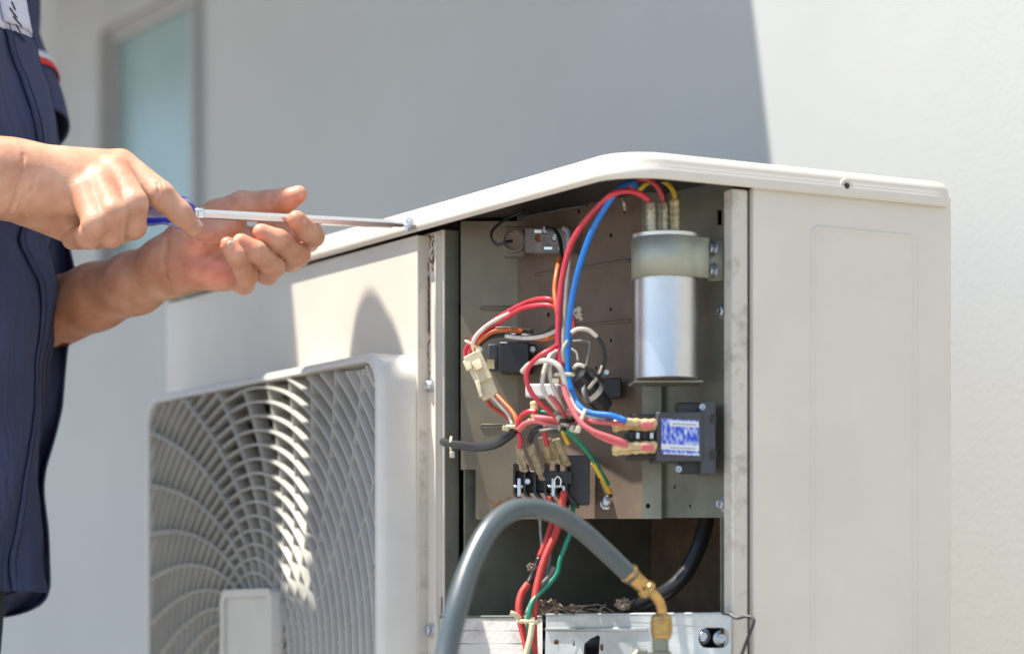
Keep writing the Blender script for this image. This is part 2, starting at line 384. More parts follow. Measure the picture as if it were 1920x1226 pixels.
# --- front panel with the round fan opening
GU0, GU1, GZ1, GZ0 = .322, .825, .2385, -.2655
GC, GZC = (GU0+GU1)/2, (GZ0+GZ1)/2
UE = uof(783, 0)
mb = sheet(lambda a, b, d: L(d, a, b), [(UE,ZB),(U1,ZB),(U1,ZL-.0018),(UE,ZL-.0018)], [circ(GC, GZC, .238, 64)], .0012)
fp = fixn(obj('front_panel', mb, 'cream', unit))
mb = lbox(.0012, .010, UE, UE+.0012, ZB, ZL-.002)
fixn(obj('panel_return', mb, 'cream_old', fp))
# edge strip and seam of the front panel at its left end + left end panel
fixn(obj('left_end_panel', lbox(.0, VD, U1+.0002, U1+.0014, ZB, ZL), 'cream', unit))
# bolt near the hand on the lid's left end
bolt(onV(343, 547, -.0066), nF, .0055, unit, 'bolt')
# fan chamber
mb = MB()
for i in range(64):
    t0, t1 = 2*pi*i/64, 2*pi*(i+1)/64
    q = [L(.0012, GC+.238*cos(t), GZC+.238*sin(t)) for t in (t0, t1)]+[L(.02, GC+.226*cos(t), GZC+.226*sin(t)) for t in (t1, t0)]
    r_ = [q[3], q[2]]+[L(.075, GC+.222*cos(t), GZC+.222*sin(t)) for t in (t1, t0)]
    mb.add(q, [(0,1,2,3)]); mb.add(r_, [(0,1,2,3)])
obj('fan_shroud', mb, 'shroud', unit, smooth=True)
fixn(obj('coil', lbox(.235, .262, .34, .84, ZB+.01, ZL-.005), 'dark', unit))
mb = MB()                                       # three swept fan blades and their boss
for kb in range(3):
    a0 = kb*2*pi/3+.5; N, Mr = 12, 8; vs = []; fs = []
    for i in range(N+1):
        for j in range(Mr+1):
            r = .045+.170*j/Mr; t = a0+(i/N)*1.35+.5*(j/Mr)
            vs.append(L(.045+.05*(i/N)+.01*sin(i/N*pi), GC+r*cos(t), GZC+r*sin(t)))
    for i in range(N):
        for j in range(Mr): q = i*(Mr+1)+j; fs.append((q, q+1, q+Mr+2, q+Mr+1))
    mb.add(vs, fs)
fan = obj('fan', mb, 'charcoal', unit, smooth=True)
mb = MB(); lathe(L(.035,GC,GZC), (VX,VY,0), [(0,.03),(.006,.045),(.07,.048)], 28, mb); fixn(obj('fan_boss', mb, 'charcoal', fan, auto=40))
# --- fan guard: frame, ring slats, swirling ribs, badge plate
gfr = None
mb = MB(); prof = [(-.0002,.0),(-.027,.0),(-.0325,.0014),(-.035,.0045),(-.035,.0072),(-.033,.0082),(-.0002,.0082)]
def gpath(ins): return rrect(GU0+ins, GZ0+ins, GU1-ins, GZ1-ins, .030-ins, 8)
vs = []; fs = []; n = len(gpath(0))
for v, ins in prof: vs += [L(v, a, b) for a, b in gpath(ins)]
for i in range(len(prof)):
    i2 = (i+1) % len(prof)
    for k in range(n): k2 = (k+1) % n; fs.append((i*n+k, i*n+k2, i2*n+k2, i2*n+k))
mb.add(vs, fs)
guard = fixn(obj('fan_guard', mb, 'guard', unit, auto=40))
hs = (GU1-GU0)/2-.0085
def inside(x, z):
    x, z = abs(x), abs(z)
    if x > hs or z > hs: return False
    c = hs-.022
    return not (x > c and z > c and (x-c)**2+(z-c)**2 > .022**2)
def blade(path, v0, v1, t0, t1, mb, dr=0):            # path: list of (du,dz,nu,nz); front edge v0 thickness t0, rear v1 thickness t1
    vs = []; fs = []
    for (x, z, a, b) in path:
        f0 = v0(x) if callable(v0) else v0
        for v, t in ((f0-.0008,t0*.55),(f0,t0),(v1,t1),(v1,-t1),(f0,-t0),(f0-.0008,-t0*.55)):
            q = dr if v == v1 else 0; vs.append(L(v, GC+x+a*(t+q), GZC+z+b*(t+q)))
    for i in range(len(path)-1):
        for k in range(6): k2 = (k+1) % 6; fs.append((i*6+k, i*6+k2, i*6+6+k2, i*6+6+k))
    fs.append(tuple(range(6))); e = (len(path)-1)*6; fs.append(tuple(e+5-k for k in range(6))); mb.add(vs, fs)
ri = .0743
while ri < hs*1.414-.008:
    N = 220; runs = []; cur = []
    for i in range(N+1):
        t = 2*pi*i/N+.01; x, z = ri*cos(t), ri*sin(t)
        if inside(x, z) and GZC+z > -.16: cur.append((x, z, cos(t), sin(t)))
        elif cur: runs.append(cur); cur = []
    if cur: runs.append(cur)
    if len(runs) > 1 and cur and runs[0][0][1] >= 0 and abs(runs[0][0][0]-ri) < .01*ri: runs[0] = runs.pop()+runs[0]
    for c in runs:
        mb = MB()
        if len(c) > 1: blade(c, -.0336, -.0150, .0011, .0007, mb, .0040); fixn(obj('ring_slat', mb, 'slat_shaded', guard, auto=50))
    ri += .01275
NR = 32
for k in range(NR):
    th0 = 2*pi*k/NR+.045; run = []; mb = MB()
    r = .052
    while r < .36:
        t = th0-.585*math.log(r/.1); x, z = r*cos(t), r*sin(t)
        if inside(x, z) and GZC+z > -.16:
            tx, tz = cos(t)+.585*sin(t), sin(t)-.585*cos(t); l = math.hypot(tx, tz)
            run.append((x, z, -tz/l, tx/l))
        elif run: break
        r += .006
    if len(run) > 2:
        blade(run, lambda x: -.0348 if x > .02 else -.0348+.0032*min(1, (.02-x)/.07), -.0190, .0009, .0005, mb); fixn(obj('rib', mb, 'slat_shaded', guard, auto=50))
# extra hub petals
for k in range(16):
    t = 2*pi*k/16+.1; run = [(r*cos(t-.5*math.log(r/.06)), r*sin(t-.5*math.log(r/.06)), -sin(t), cos(t)) for r in (.052,.058,.064,.07,.0745)]
    mb = MB(); blade(run, -.030, -.016, .001, .0007, mb); fixn(obj('rib', mb, 'slat_shaded', guard, auto=50))
# badge plate on the hub: raised rim round a slightly sunk face
def lv(a, b, d): return L(-.0415+d, GC+a, GZC+b)
ow, oh = .056, .0585
def arch(w_, h_, ar, r=.010):
    q = []
    for x, z in rrect(-w_, -h_, w_, h_, r, 5):
        if z > 0: z += ar*(1-(x/w_)**2)
        q.append((x, z))
    return q
mb = sheet(lv, arch(ow, oh, .003), [arch(ow-.007, oh-.007, .0025, .006)], .012)
hub = fixn(obj('badge_plate', mb, 'guard', guard, bevel=.0008))
mb = sheet(lambda a, b, d: lv(a, b, d+.0022), arch(ow-.0072, oh-.0072, .0025, .006), [], .009)
fixn(obj('badge_face', mb, 'guard', hub, bevel=.0007))
# clips in the two upper corners
for (a, b) in ((GU0+.035, GZ1-.02), (GU1-.04, GZ1-.02), (GU1-.07,GZ1-.03)):
    fixn(obj('clip', lbox(-.028, -.001, a-.012, a+.012, b-.010, b+.008), 'guard', guard, bevel=.001))

# --- left jamb (flange of the removed cover's seat)
def fl(a, b, d): return L(.0100+d, a, b)
ub = uof(832, .010)
def uz(px, py, v): q = toL(onV(px, py, v)); return (q[1], q[2])
slot = [uz(x, y, .010) for x, y in ((800.5,515),(806,520),(806.5,620),(800.5,624))]
slot2 = [uz(x, y, .010) for x, y in ((826.5,1118),(830,1118),(830,1150),(826.5,1150))]
mb = sheet(fl, [(ub,ZB),(UE+.012,ZB),(UE+.012,ZL),(ub,ZL)], [slot, slot2], .0012)
jam = fixn(obj('left_jamb', mb, 'cream', unit))
fixn(obj('jamb_return', lbox(.0112, .024, ub, ub+.0012, ZB, ZL), 'galv', jam))
fixn(obj('jamb_lip', lbox(.004, .0099, uof(822,.007), uof(822,.007)+.0015, ZB, ZL-.003), 'cream', jam, bevel=.0005))
mb = MB(); tube([onV(804.5+random.uniform(-1.5,1.5), y, .0098) for y in range(440, 740, 5)], [random.uniform(.0001,.0009) for y in range(440, 740, 5)], 5, mb)
obj('rust_seam', mb, 'rust', jam)
mb = MB()
for i in range(26):
    x, y = random.uniform(806, 822), 442+random.random()**2*70; s = random.uniform(.0006, .0022)
    lathe(onV(x, y, .0096), nF, [(0,s),(.0001,s*.8)], 7, mb, shape=lambda t, d, q=random.random()*6: 1+.4*sin(2*t+q))
obj('grime', mb, 'galv_brown', jam)
for py in (722, 1181): bolt(onV(809, py, .0095), nF, .0058, unit)
# --- partition between fan and compressor
fixn(obj('partition', lbox(.0245, .296, .2846, .2858, ZB, ZL), 'galv', unit))
fixn(obj('back_panel', lbox(VD-.0012, VD, .002, U1, ZB, ZL), 'galv_brown', unit))
fixn(obj('base_pan', lbox(.001, VD-.002, .001, U1-.001, ZB-.001, ZB+.006), 'cream', unit))
# interior liner of the compressor side
fixn(obj('insulation', lbox(.245, .2995, .02, .283, ZB+.01, ZL-.01), 'brown_dark', unit))

fixn(obj('acoustic_board', lbox(.205, .209, .02, .2835, -.05, .33), 'brown_dark', unit))
# --- right side panel with its embossed outline
SV0 = vof(1414, 0)
def sp(a, b, d): return L(a, d, b)
h = [(vof(x,.0075), (HOR-y)/F*onU(x,y,.0075).y) for x, y in ((1405.5,722),(1410.5,722),(1410.5,838),(1405.5,842))]
mb = MB()
N = 10; path = [(SV0, .0065), (SV0, .0012), (SV0+.0012, 0), (SV0+.003, 0), (SV0+.02, 0), (VD-.03, 0), (VD-.0035, 0)]+[(VD-.003+.003*sin(t*pi/2/N), .003-.003*cos(t*pi/2/N)) for t in range(N+1)]+[(VD, .06)]
vs = []; fs = []
for a, b in path: vs += [L(a,b,ZB), L(a,b,ZL+.001)]
for i in range(len(path)-1): fs.append((2*i, 2*i+2, 2*i+3, 2*i+1))
mb.add(vs, fs)
side = fixn(obj('side_panel', mb, 'cream', unit, auto=20))
ev0, ev1 = vof(1519,0), vof(1720,0); ez1 = toL(onU(1519, 421, 0))[2]
mb = MB(); outr = rrect(ev0, -.33, ev1, ez1, .008, 6); vs = []; fs = []
pr = [(0.0,.0001),(.0010,-.0011),(.0019,-.0014),(.0028,-.0011),(.0038,.0001)]
n = len(outr); 
for ins, d in pr:
    vs += [L(a, d, b) for a, b in rrect(ev0+ins, -.33+ins, ev1-ins, ez1-ins, .008-ins*.8, 6)]
for i in range(len(pr)-1):
    for k in range(n): k2 = (k+1) % n; fs.append((i*n+k, i*n+k2, (i+1)*n+k2, (i+1)*n+k))
mb.add(vs, fs); fixn(obj('embossed_line', mb, 'cream', side, smooth=True))
# right jamb post with weathered paint, slot and inner flange
pv0, pv1 = vof(1373, .004), vof(1403, .004)
fixn(obj('corner_post', lbox(pv0, pv1, .004, .016, ZB, ZL), 'cream_old', unit, bevel=.0015))
mb = sheet(lambda a, b, d: L(a, .0075+d, b), [(pv1-.001,ZB),(SV0+.004,ZB),(SV0+.004,ZL),(pv1-.001,ZL)], [h], .0012)
fixn(obj('post_flange', mb, 'galv', unit))
fixn(obj('inner_flange', lbox(vof(1352,.017), vof(1376,.017), .017, .0182, ZB, .092), 'galv', unit))

# --- the folded control plate
PL = [(864,2.257),(970,2.243),(1184,2.135),(1204,2.122),(1240,2.122),(1246,2.126),(1373,2.062)]
def YP(px):
    for (a, ya), (b, yb) in zip(PL, PL[1:]):
        if px <= b: return ya+(yb-ya)*max(0, (px-a))/(b-a)
    return PL[-1][1]
def seg(i, y0, y1, holes, m, name='control_plate_section', outer=None, parent=None):
    (x0, Y0), (x1, Y1) = PL[i], PL[i+1]
    A, B = P(x0, 600, Y0), P(x1, 600, Y1); nn = Vector((B.y-A.y, -(B.x-A.x), 0)).normalized()
    if nn.y < 0: nn = -nn                       # away from camera
    def f(a, b, d):
        k = (a-960)/F; dx, dy = B.x-A.x, B.y-A.y
        t = (k*A.y-A.x)/(dx-k*dy); Y = A.y+t*dy
        return P(a, b, Y)+nn*d
    o_ = outer or [(x0,y1),(x1,y1),(x1,y0),(x0,y0)]
    return fixn(obj(name, sheet(f, o_, holes, .0012), m, parent or unit)), f, -nn
LT = [(864,415),(970,415),(970,972),(896,974),(892,970),(892,880),(864,880)]
pl0, f0, n0 = seg(0, 415, 972, [circ(932,960,2.2,10,3)], 'khaki', name='control_plate', outer=LT[::-1])
seg(1, 340, 972, [circ(1085,396,2.6,10,5), circ(1171,396,2.6,10,6), circ(1145,441,2.6,10,4.5), circ(1028,590,2.8,10,5), circ(1145,580,2.2,10,4),
                  circ(1145,638,2,10,4), circ(1118,690,2,10,4), circ(1140,770,2,10,4), circ(1124,898,2,10,4)], 'galv_brown', 'plate_section', parent=pl0)
seg(2, 338, 972, [], 'galv_brown', 'plate_section', parent=pl0)
seg(3, 338, 972, [circ(1215,948,4,12,5)], 'galv', 'plate_section', parent=pl0)
seg(4, 338, 972, [], 'galv', 'plate_section', parent=pl0)
_, f5, n5 = seg(5, 342, 970, [[(1344,422),(1353,422),(1353,394),(1344,394)], circ(1360,394,2,10,4), circ(1265,912,2.3,10,4), circ(1294,948,2,10,4), circ(1362,440,1.6,8,4)], 'galv', 'plate_section', parent=pl0)
# embossed ribs on the plate
def rib(x0, y0, x1, y1, w_, fn, m, nn):
    N = 14; mb = MB(); vs = []
    pts = [fn(x0+(x1-x0)*i/N, y0+(y1-y0)*i/N, 0)+nn*.0003 for i in range(N+1)]
    return obj('pressed_rib', tube(pts, w_, 8, mb, flat=.6), m, pl0, smooth=True)
_f1 = (lambda a, b, d: P(a, b, YP(a)))
rib(1006, 516, 1182, 489, .0022, _f1, 'galv_brown', n0)
rib(1082, 612, 1182, 602, .0022, _f1, 'galv_brown', n0)
for y in (578, 799):
    q = [f0(x, yy, 0)+n0*.0003 for x, yy in ((962,y-3),(904,y-3),(901,y),(904,y+3),(962,y+3))]
    obj('pressed_rib', tube(q, .0007, 6), 'galv_brown', pl0, smooth=True)
for py in (585, 945): bolt(P(1358, py, YP(1358))+n5*.0003, n5, .0058, unit)

# ================================================================== INSIDE THE COMPARTMENT
px2m = lambda p, Y=2.1: p/F*Y
# capacitor
Yc = 2.062; cx = 1249; rc = px2m(60.5, Yc)
cb = P(cx, 712, Yc)
capt = thing  # (parts only)
mb = MB(); lathe(cb, (0,0,1), [(0,rc*.97),(.0006,rc),(.002,rc*.985),(px2m(262,Yc),rc*.985)], 48, mb)
capo = fixn(obj('capacitor', mb, 'alu', unit, auto=40))
mb = MB(); z0 = px2m(262, Yc); lathe(cb+Vector((0,0,z0)), (0,0,1), [(0,rc*1.0),(.0008,rc*1.045),(.0034,rc*1.05),(.0042,rc*1.0),(.0042,rc*.93),(.0022,rc*.9)], 48, mb)
fixn(obj('rim', mb, 'alu', capo, auto=50))
mb = MB(); zs0, zs1 = px2m(712-524, Yc), px2m(712-449, Yc)
N = 40; vs = []; fs = []                                   # strap: wraps the can and runs out to a tab with two bolts
path = [(rc*1.03*cos(t), rc*1.03*sin(t)) for t in [(-pi)+pi*1.0*i/30 for i in range(31)]]
pth = [(cb.x-rc*1.03, cb.y+.02)]+[(cb.x+a, cb.y+b) for a, b in path if True]
tabx = P(1326, 500, Yc).x
pth = pth[:-1]
pth = [p for p in pth if not (p[0] > cb.x+rc*.80 and p[1] > cb.y-rc*.6)]
pth += [(cb.x+rc*1.02, pth[-1][1]+.003), (tabx, pth[-1][1]+.006), (tabx+.0006, pth[-1][1]+.0085)]
ytab = YP(1340)-.004
for a, b in ((P(1327,480,ytab).x, ytab-.004), (P(1330,480,ytab).x, ytab-.001), (P(1356,480,YP(1356)-.002).x, YP(1356)-.003)): pth.append((a, b))
for x, y in pth:
    vs += [(x, y, cb.z+zs0), (x, y, cb.z+zs1)]
for i in range(len(pth)-1): fs.append((2*i, 2*i+2, 2*i+3, 2*i+1))
mb.add(vs, fs); st = obj('strap', mb, 'strap', capo, smooth=False, auto=30)
so_ = st.modifiers.new('thickness', 'SOLIDIFY'); so_.thickness = .0009; so_.offset = 0
for py in (467, 508): bolt(P(1339, py, ytab-.003), n5, .0055, unit)
fixn(obj('bottom_bracket', pxbox(1189, 713, 1318, 716.5, Yc-.008, .035, Y1=Yc-.004), 'galv', capo))
def sleeve(name, pts, wpx, Y, parent, m='sleeve', flat=.55, thick=None):
    mb = MB(); q = cat(pts, 5); R = [px2m(wpx/2, Y)*(1+.10*sin(i*1.9)+(-.25 if i in (0, len(q)-1) else 0)) for i in range(len(q))]
    tube(q, R, 10, mb, flat=flat); return obj(name, mb, m, parent, smooth=True)
for i, (x, m) in enumerate(((1220,'sleeve2'),(1243,'sleeve2'),(1265,'sleeve'))):
    yt = 378+(0 if i < 2 else -4)
    tb = obj('spade_terminal', tube([P(x,437,Yc-.012+.012*i),P(x-1,395,Yc-.012+.012*i)], .0022, 6, flat=.4), 'steel', capo)
    sleeve('terminal_sleeve', [P(x+1,437,Yc-.012+.012*i),P(x,415,Yc-.012+.012*i),P(x,398,Yc-.012+.012*i),P(x-1,yt,Yc-.012+.012*i)], 19, 2.06, capo, m, .8)

# contactor (relay) with rating label, mounted by a flange
Yk = 2.045
kt = pxbox(1231, 772, 1318, 864, Yk, .034, Y1=Yk+.004)
con = fixn(obj('contactor', kt, 'charcoal', unit, bevel=.0012))
fl_ = MB(); pxbox(1314, 752, 1342, 888, Yk+.006, .022, fl_, Y1=Yk+.007)
fixn(obj('mounting_flange', fl_, 'charcoal', con, bevel=.001))
for y0, y1, x0 in ((754,778,1268),(860,886,1274)):
    fixn(obj('mounting_foot', pxbox(x0, y0, 1316, y1, Yk+.016, .02), 'black', con, bevel=.0015))
for x, y in ((1316,765),(1272,881)): bolt(P(x,y,Yk+.010), (0,-1,.1), .0042, con, washer=False, name='screw')
for y in (785, 852): fixn(obj('notch', pxbox(1333, y-8, 1343.5, y+8, Yk+.0052, .004), 'dark', con))
fixn(obj('contactor_front', pxbox(1176, 776, 1232, 860, Yk+.012, .022), 'black', con, bevel=.001))
for i in range(4): fixn(obj('contact_stud', pxbox(1180+i*13, 811, 1186+i*13, 822, Yk+.003, .006), 'bolt' if i % 2 else 'black', con))
fixn(obj('terminal_post', pxbox(1170, 812, 1230, 821, Yk+.008, .01), 'black', con))
# label plate with UVs
lb = MB(); lb.add([P(1240,851,Yk-.0006),P(1311,855,Yk+.0030),P(1310,788,Yk+.0030),P(1240,784,Yk-.0006)], [(0,1,2,3)])
lo_ = obj('rating_label', lb, 'label', con)
uvl = lo_.data.uv_layers.new(name='uv')
for li, uvc in enumerate(((0,0),(1,0),(1,1),(0,1))): uvl.data[li].uv = uvc
# illegible lines of print on the label's white and blue bands
for (x0, x1, y, h_, m) in ((1262,1304,793.5,2.2,'gwire'),(1256,1302,838.5,2.0,'gwire'),(1244,1308,849,3.2,'white')):
    mb = MB(); x = x0
    while x < x1:
        w_ = random.uniform(2.2, 4.2); k = (x-1240)/71
        a = Yk-.0009+.0036*k
        q = [P(x,y+h_/2+k*3,a),P(x+w_,y+h_/2+k*3,a),P(x+w_,y-h_/2+k*3,a),P(x,y-h_/2+k*3,a)]
        mb.add(q, [(0,1,2,3)]); x += w_+1.4
    o = obj('print_line', mb, m, con); 
# sleeves plugged in at its left
for (y, yl) in ((796,793),(838,838)):
    for dz, dy in ((0,-3),(.006,3)):
        sleeve('terminal_sleeve', [P(1231,y+dy,Yk-.002+dz),P(1205,y+dy+1,Yk-.003+dz),P(1180,yl+dy+2,Yk-.003+dz),P(1148,yl+6+dy,Yk-.003+dz)], 24, Yk, con, 'sleeve', .7)
    fixn(obj('sleeve_insert', pxbox(1203, y-6, 1226, y+7, Yk-.0095, .004), 'pink', con, bevel=.0008))

# relay block, left
r1 = fixn(obj('relay', pxbox(936, 641, 992, 698, 2.213, .022, Y1=2.21), 'black', unit, bevel=.001))
fixn(obj('relay_side', pxbox(915, 645, 934, 693, 2.222, .016), 'charcoal', r1, bevel=.001))
fixn(obj('relay_ear', pxbox(990, 645, 1008, 668, 2.225, .008), 'black', r1, bevel=.002))
fixn(obj('relay_tag', pxbox(913, 674, 927, 691, 2.218, .003), 'sleeve', r1))
bolt(P(996,656,2.222), (0.2,-1,0), .0046, r1, washer=False, name='screw')
# square socket and thermostat body at the top
sk = thing
s0 = fixn(obj('thermostat', pxbox(983, 427, 1062, 474, 2.20, .02, Y1=2.17), 'darkgrey', unit, bevel=.0012))
mb = MB(); pxbox(944, 424, 985, 480, 2.212, .016, mb); s1 = fixn(obj('socket', mb, 'darkgrey', s0, bevel=.0015))
mb = MB(); lathe(P(964,452,2.2125), (-.1,-1,0), [(0,.0100),(.004,.0098),(.0045,.0082),(.0015,.0076),(.001,.002)], 24, mb); fixn(obj('socket_ring', mb, 'galv_brown', s0, auto=40))
for x, y in ((1010,447),(1040,447),(1022,433),(1050,466)):
    mb = MB(); lathe(P(x,y,2.199-(x-983)*.00037), (0,-1,0), [(0,.0032),(.0012,.003),(.0004,.0018)], 12, mb); fixn(obj('rivet', mb, 'rust' if x == 1010 else 'bolt', s0))
fixn(obj('socket_terminal', pxbox(1002, 431, 1032, 437, 2.185, .006), 'steel', s0)); fixn(obj('socket_terminal', pxbox(1020, 463, 1052, 468, 2.180, .006), 'steel', s0))
# small control parts, centre
fixn(obj('terminal_cover', pxbox(984, 719, 1046, 745, 2.15, .012, Y1=2.14), 'white', unit, bevel=.0015))
fixn(obj('small_relay', pxbox(1128, 708, 1165, 745, 2.125, .02), 'black', unit, bevel=.001))
bolt(P(1137,699,2.13), (0,-1,0), .004, unit, washer=False, name='screw')
mb = MB(); a = P(1080,700,2.085); b = P(1132,762,2.10); d = (b-a).normalized()
lathe(a, d, [(0,.0055),(.002,.0078),(.018,.0078),(.0182,.0084),(.022,.0084),(.0222,.0078),(.036,.0078),(.038,.005)], 20, mb)
ic = fixn(obj('suppressor', mb, 'bwire', unit, auto=40))
mb = MB(); lathe(a+d*.0185, d, [(0,.0087),(.0042,.0087)], 20, mb); fixn(obj('band', mb, 'wwire', ic, auto=40))
mb = MB(); lathe(P(1108,728,2.092), (.7,-.6,-.1), [(0,.0115),(.003,.0115),(.0032,.0085),(.0012,.008)], 24, mb); fixn(obj('disc', mb, 'bolt', ic, auto=40))
# terminal strip
Yt = 2.13
ts = fixn(obj('terminal_strip', pxbox(962, 882, 1048, 922, Yt+.012, .02, Y1=Yt+.005), 'black', unit, bevel=.001))
for i in range(6):
    x = 962+i*19.5
    if x > 1066: break
    q = [P(x,870,Yt-.002),P(x+4,868,Yt-.002),P(x+4,922,Yt-.002),P(x+22,946,Yt-.002),P(x+19,951,Yt-.002),P(x,926,Yt-.002)]
    mb = MB(); vs = q+[p+Vector((.003,.022,0)) for p in q]; n = 6
    mb.add(vs, [tuple(range(n)), tuple(range(2*n-1, n-1, -1))]+[(k, (k+1) % n, n+(k+1) % n, n+k) for k in range(n)])
    fixn(obj('divider', mb, 'black', ts))
for x in (972, 1036):
    fixn(obj('clamp', pxbox(x-9, 909, x+ (9 if x < 1000 else 22), 914, Yt-.004, .004), 'bolt', ts, bevel=.0005))
    fixn(obj('clamp_leg', pxbox(x-2, 896, x+5, 930, Yt-.0055, .002), 'bolt', ts, bevel=.0005))
fixn(obj('clamp_leg', pxbox(1055, 912, 1059, 930, Yt-.0055, .002), 'bolt', ts))
mb = MB(); tube(cat([P(1041,915,Yt-.006),P(1040,900,Yt-.006),P(1046,893,Yt-.006),P(1052,900,Yt-.006),P(1050,912,Yt-.006)]), .0008, 6, mb); obj('clamp_loop', mb, 'steel', ts, smooth=True)
bolt(P(989,903,Yt), (0,-1,0), .004, ts, washer=False, name='screw')
fixn(obj('transformer_box', pxbox(1060, 853, 1106, 945, 2.148, .02), 'charcoal', unit, bevel=.001, label='dark box behind the terminal strip'))
fixn(obj('cover_hood', pxbox(1017, 882, 1074, 908, Yt-.001, .02), 'black', ts, bevel=.001))
for (x0,y0,x1,y1,w_) in ((972,832,982,884,17),(994,835,1012,886,20),(1016,818,1030,868,19),(1042,822,1062,872,22),(1000,850,1016,900,14),(1028,822,1040,862,12)):
    sleeve('terminal_sleeve', [P(x0,y0,2.105),P((x0*2+x1)/3,(y0*2+y1)/3,2.107),P((x0+2*x1)/3,(y0+2*y1)/3,2.112),P(x1,y1,2.12)], w_, 2.11, ts, 'sleeve2', .5)
sleeve('terminal_sleeve', [P(1001,752,2.09),P(1002,770,2.09),P(1004,794,2.09)], 17, 2.09, ts, 'sleeve', .6)
# earth screw
bolt(P(1137,943,YP(1137)-.002), n0, .0052, unit); 
mb = MB(); lathe(P(1137,940,YP(1137)-.006), (0,-1,.2), [(0,.0045),(.003,.0042),(.0045,.0025)], 12, mb); fixn(obj('earth_screw', mb, 'bolt', unit, auto=50))

# ---------------- wires: traced paths with their distance from the eye
def wire(m, pts, rpx, parent=None, name='wire', seg=8, sub=6, label=None):
    q = cat([P(*p) for p in pts], sub)
    return obj(name, tube(q, px2m(rpx, pts[0][2]), seg), m, parent or unit, smooth=True, label=label)
wire('pink' if 0 else 'red', [(1220,384,2.052),(1212,372,2.05),(1192,361,2.046),(1168,359,2.044),(1145,367,2.045),(1118,392,2.055),(1090,425,2.065),(1068,466,2.07),(1056,515,2.07),(1049,570,2.07),(1047,640,2.07),(1052,690,2.066),(1063,740,2.06),(1085,775,2.06)], 6.0, label='thick red wire')
wire('red', [(1243,384,2.064),(1240,366,2.062),(1230,348,2.06),(1214,337,2.06),(1197,335,2.062),(1185,340,2.066),(1184,352,2.07)], 5.2)
wire('yellow', [(1265,382,2.076),(1264,364,2.075),(1254,347,2.075),(1236,338,2.078),(1218,341,2.08),(1204,352,2.085),(1196,362,2.09)], 5.0)
wire('blue', [(1187,356,2.072),(1191,349,2.066),(1186,342,2.058),(1174,346,2.05),(1158,358,2.046),(1136,388,2.048),(1112,430,2.053),(1094,476,2.056),(1080,525,2.058),(1070,580,2.06),(1065,640,2.062),(1065,700,2.058),(1075,742,2.052),(1090,765,2.045),(1112,775,2.04),(1146,779,2.035),(1174,789,2.032)], 5.8, label='blue wire')
wire('wwire', [(1168,372,2.12),(1171,384,2.11),(1172,394,2.13)], 3)
wire('gwire', [(1058,428,2.12),(1066,440,2.10),(1066,500,2.09),(1062,560,2.088),(1058,620,2.085),(1054,680,2.08)], 5)
wire('orange', [(1050,482,2.12),(1044,510,2.10),(1040,545,2.092),(1044,580,2.085),(1050,610,2.09)], 4.5)
wire('bwire', [(984,396,2.2),(950,410,2.2),(925,430,2.195),(921,446,2.19),(932,459,2.188),(948,454,2.186),(960,452,2.19)], 3.0)
wire('bwire', [(1100,385,2.1),(1040,395,2.16),(1000,403,2.18),(975,412,2.2)], 3.5)
wire('bwire', [(1024,428,2.18),(1040,432,2.17),(1049,448,2.15),(1053,480,2.13),(1052,520,2.12)], 4)
# upper left bundle
wire('red', [(1046,572,2.09),(1030,561,2.09),(1004,562,2.10),(976,572,2.11),(940,592,2.12),(906,616,2.13),(884,640,2.135),(873,658,2.14),(876,680,2.14)], 4.6)
wire('red', [(1048,582,2.086),(1030,573,2.088),(1004,573,2.095),(976,580,2.105),(944,599,2.115),(912,620,2.125),(890,643,2.13),(880,662,2.132),(884,682,2.135)], 4.6)
wire('wwire', [(955,588,2.112),(925,603,2.118),(900,622,2.122),(888,640,2.124),(889,660,2.13),(892,676,2.13)], 4)
wire('bwire', [(1046,608,2.095),(1034,618,2.098),(1010,630,2.11),(975,629,2.12),(940,628,2.125),(915,634,2.128),(900,646,2.13)], 4)
wire('wwire', [(1048,618,2.09),(1020,630,2.1),(985,634,2.11),(948,630,2.118)], 4.2)
wire('orange', [(1048,628,2.092),(1022,636,2.105),(998,634,2.115)], 4)
wire('orange', [(980,622,2.12),(955,619,2.118),(930,620,2.118),(908,632,2.122),(894,648,2.126),(893,672,2.13)], 4.4)
wire('bwire', [(1000,622,2.13),(960,616,2.132),(925,617,2.135),(903,628,2.137)], 4)
wire('red_dull', [(1072,590,2.11),(1077,604,2.11),(1074,628,2.11)], 4)
# connector (two halves, latch) and wires below it
def cbx(a, b, w_, th, Y, m, name, parent):
    A, B = P(*a, Y), P(*b, Y-.002); X = (B-A)/2; y_ = Vector((0,-1,0)); Z = X.cross(y_).normalized()*px2m(w_/2, Y)
    return fixn(obj(name, obox((A+B)/2, X, y_*th, Z), m, parent, bevel=.0007))
cn = cbx((884,664), (909,716), 34, .007, 2.125, 'ivory', 'connector', unit)
cbx((902,700), (921,746), 32, .0062, 2.125, 'ivory', 'connector_half', cn)
cbx((892,678), (900,694), 16, .009, 2.123, 'ivory', 'latch', cn)
cbx((874,676), (881,694), 13, .005, 2.123, 'ivory', 'latch', cn)
cbx((895,715), (903,745), 8, .005, 2.120, 'ivory', 'latch', cn)
wire('red_dull', [(908,742,2.13),(922,762,2.13),(944,777,2.125),(962,792,2.12),(966,806,2.115)], 3.8)
wire('wwire', [(918,738,2.12),(936,757,2.118),(954,778,2.112),(962,796,2.108)], 4)
wire('orange', [(927,736,2.12),(944,754,2.112),(962,774,2.104),(969,790,2.10),(967,806,2.102)], 4.6)
# black supply cable
wire('bwire', [(832,828,2.235),(842,832,2.215),(870,835,2.19),(902,838,2.165),(930,832,2.14),(950,820,2.12),(966,806,2.108)], 8.2, name='supply_cable', seg=12)
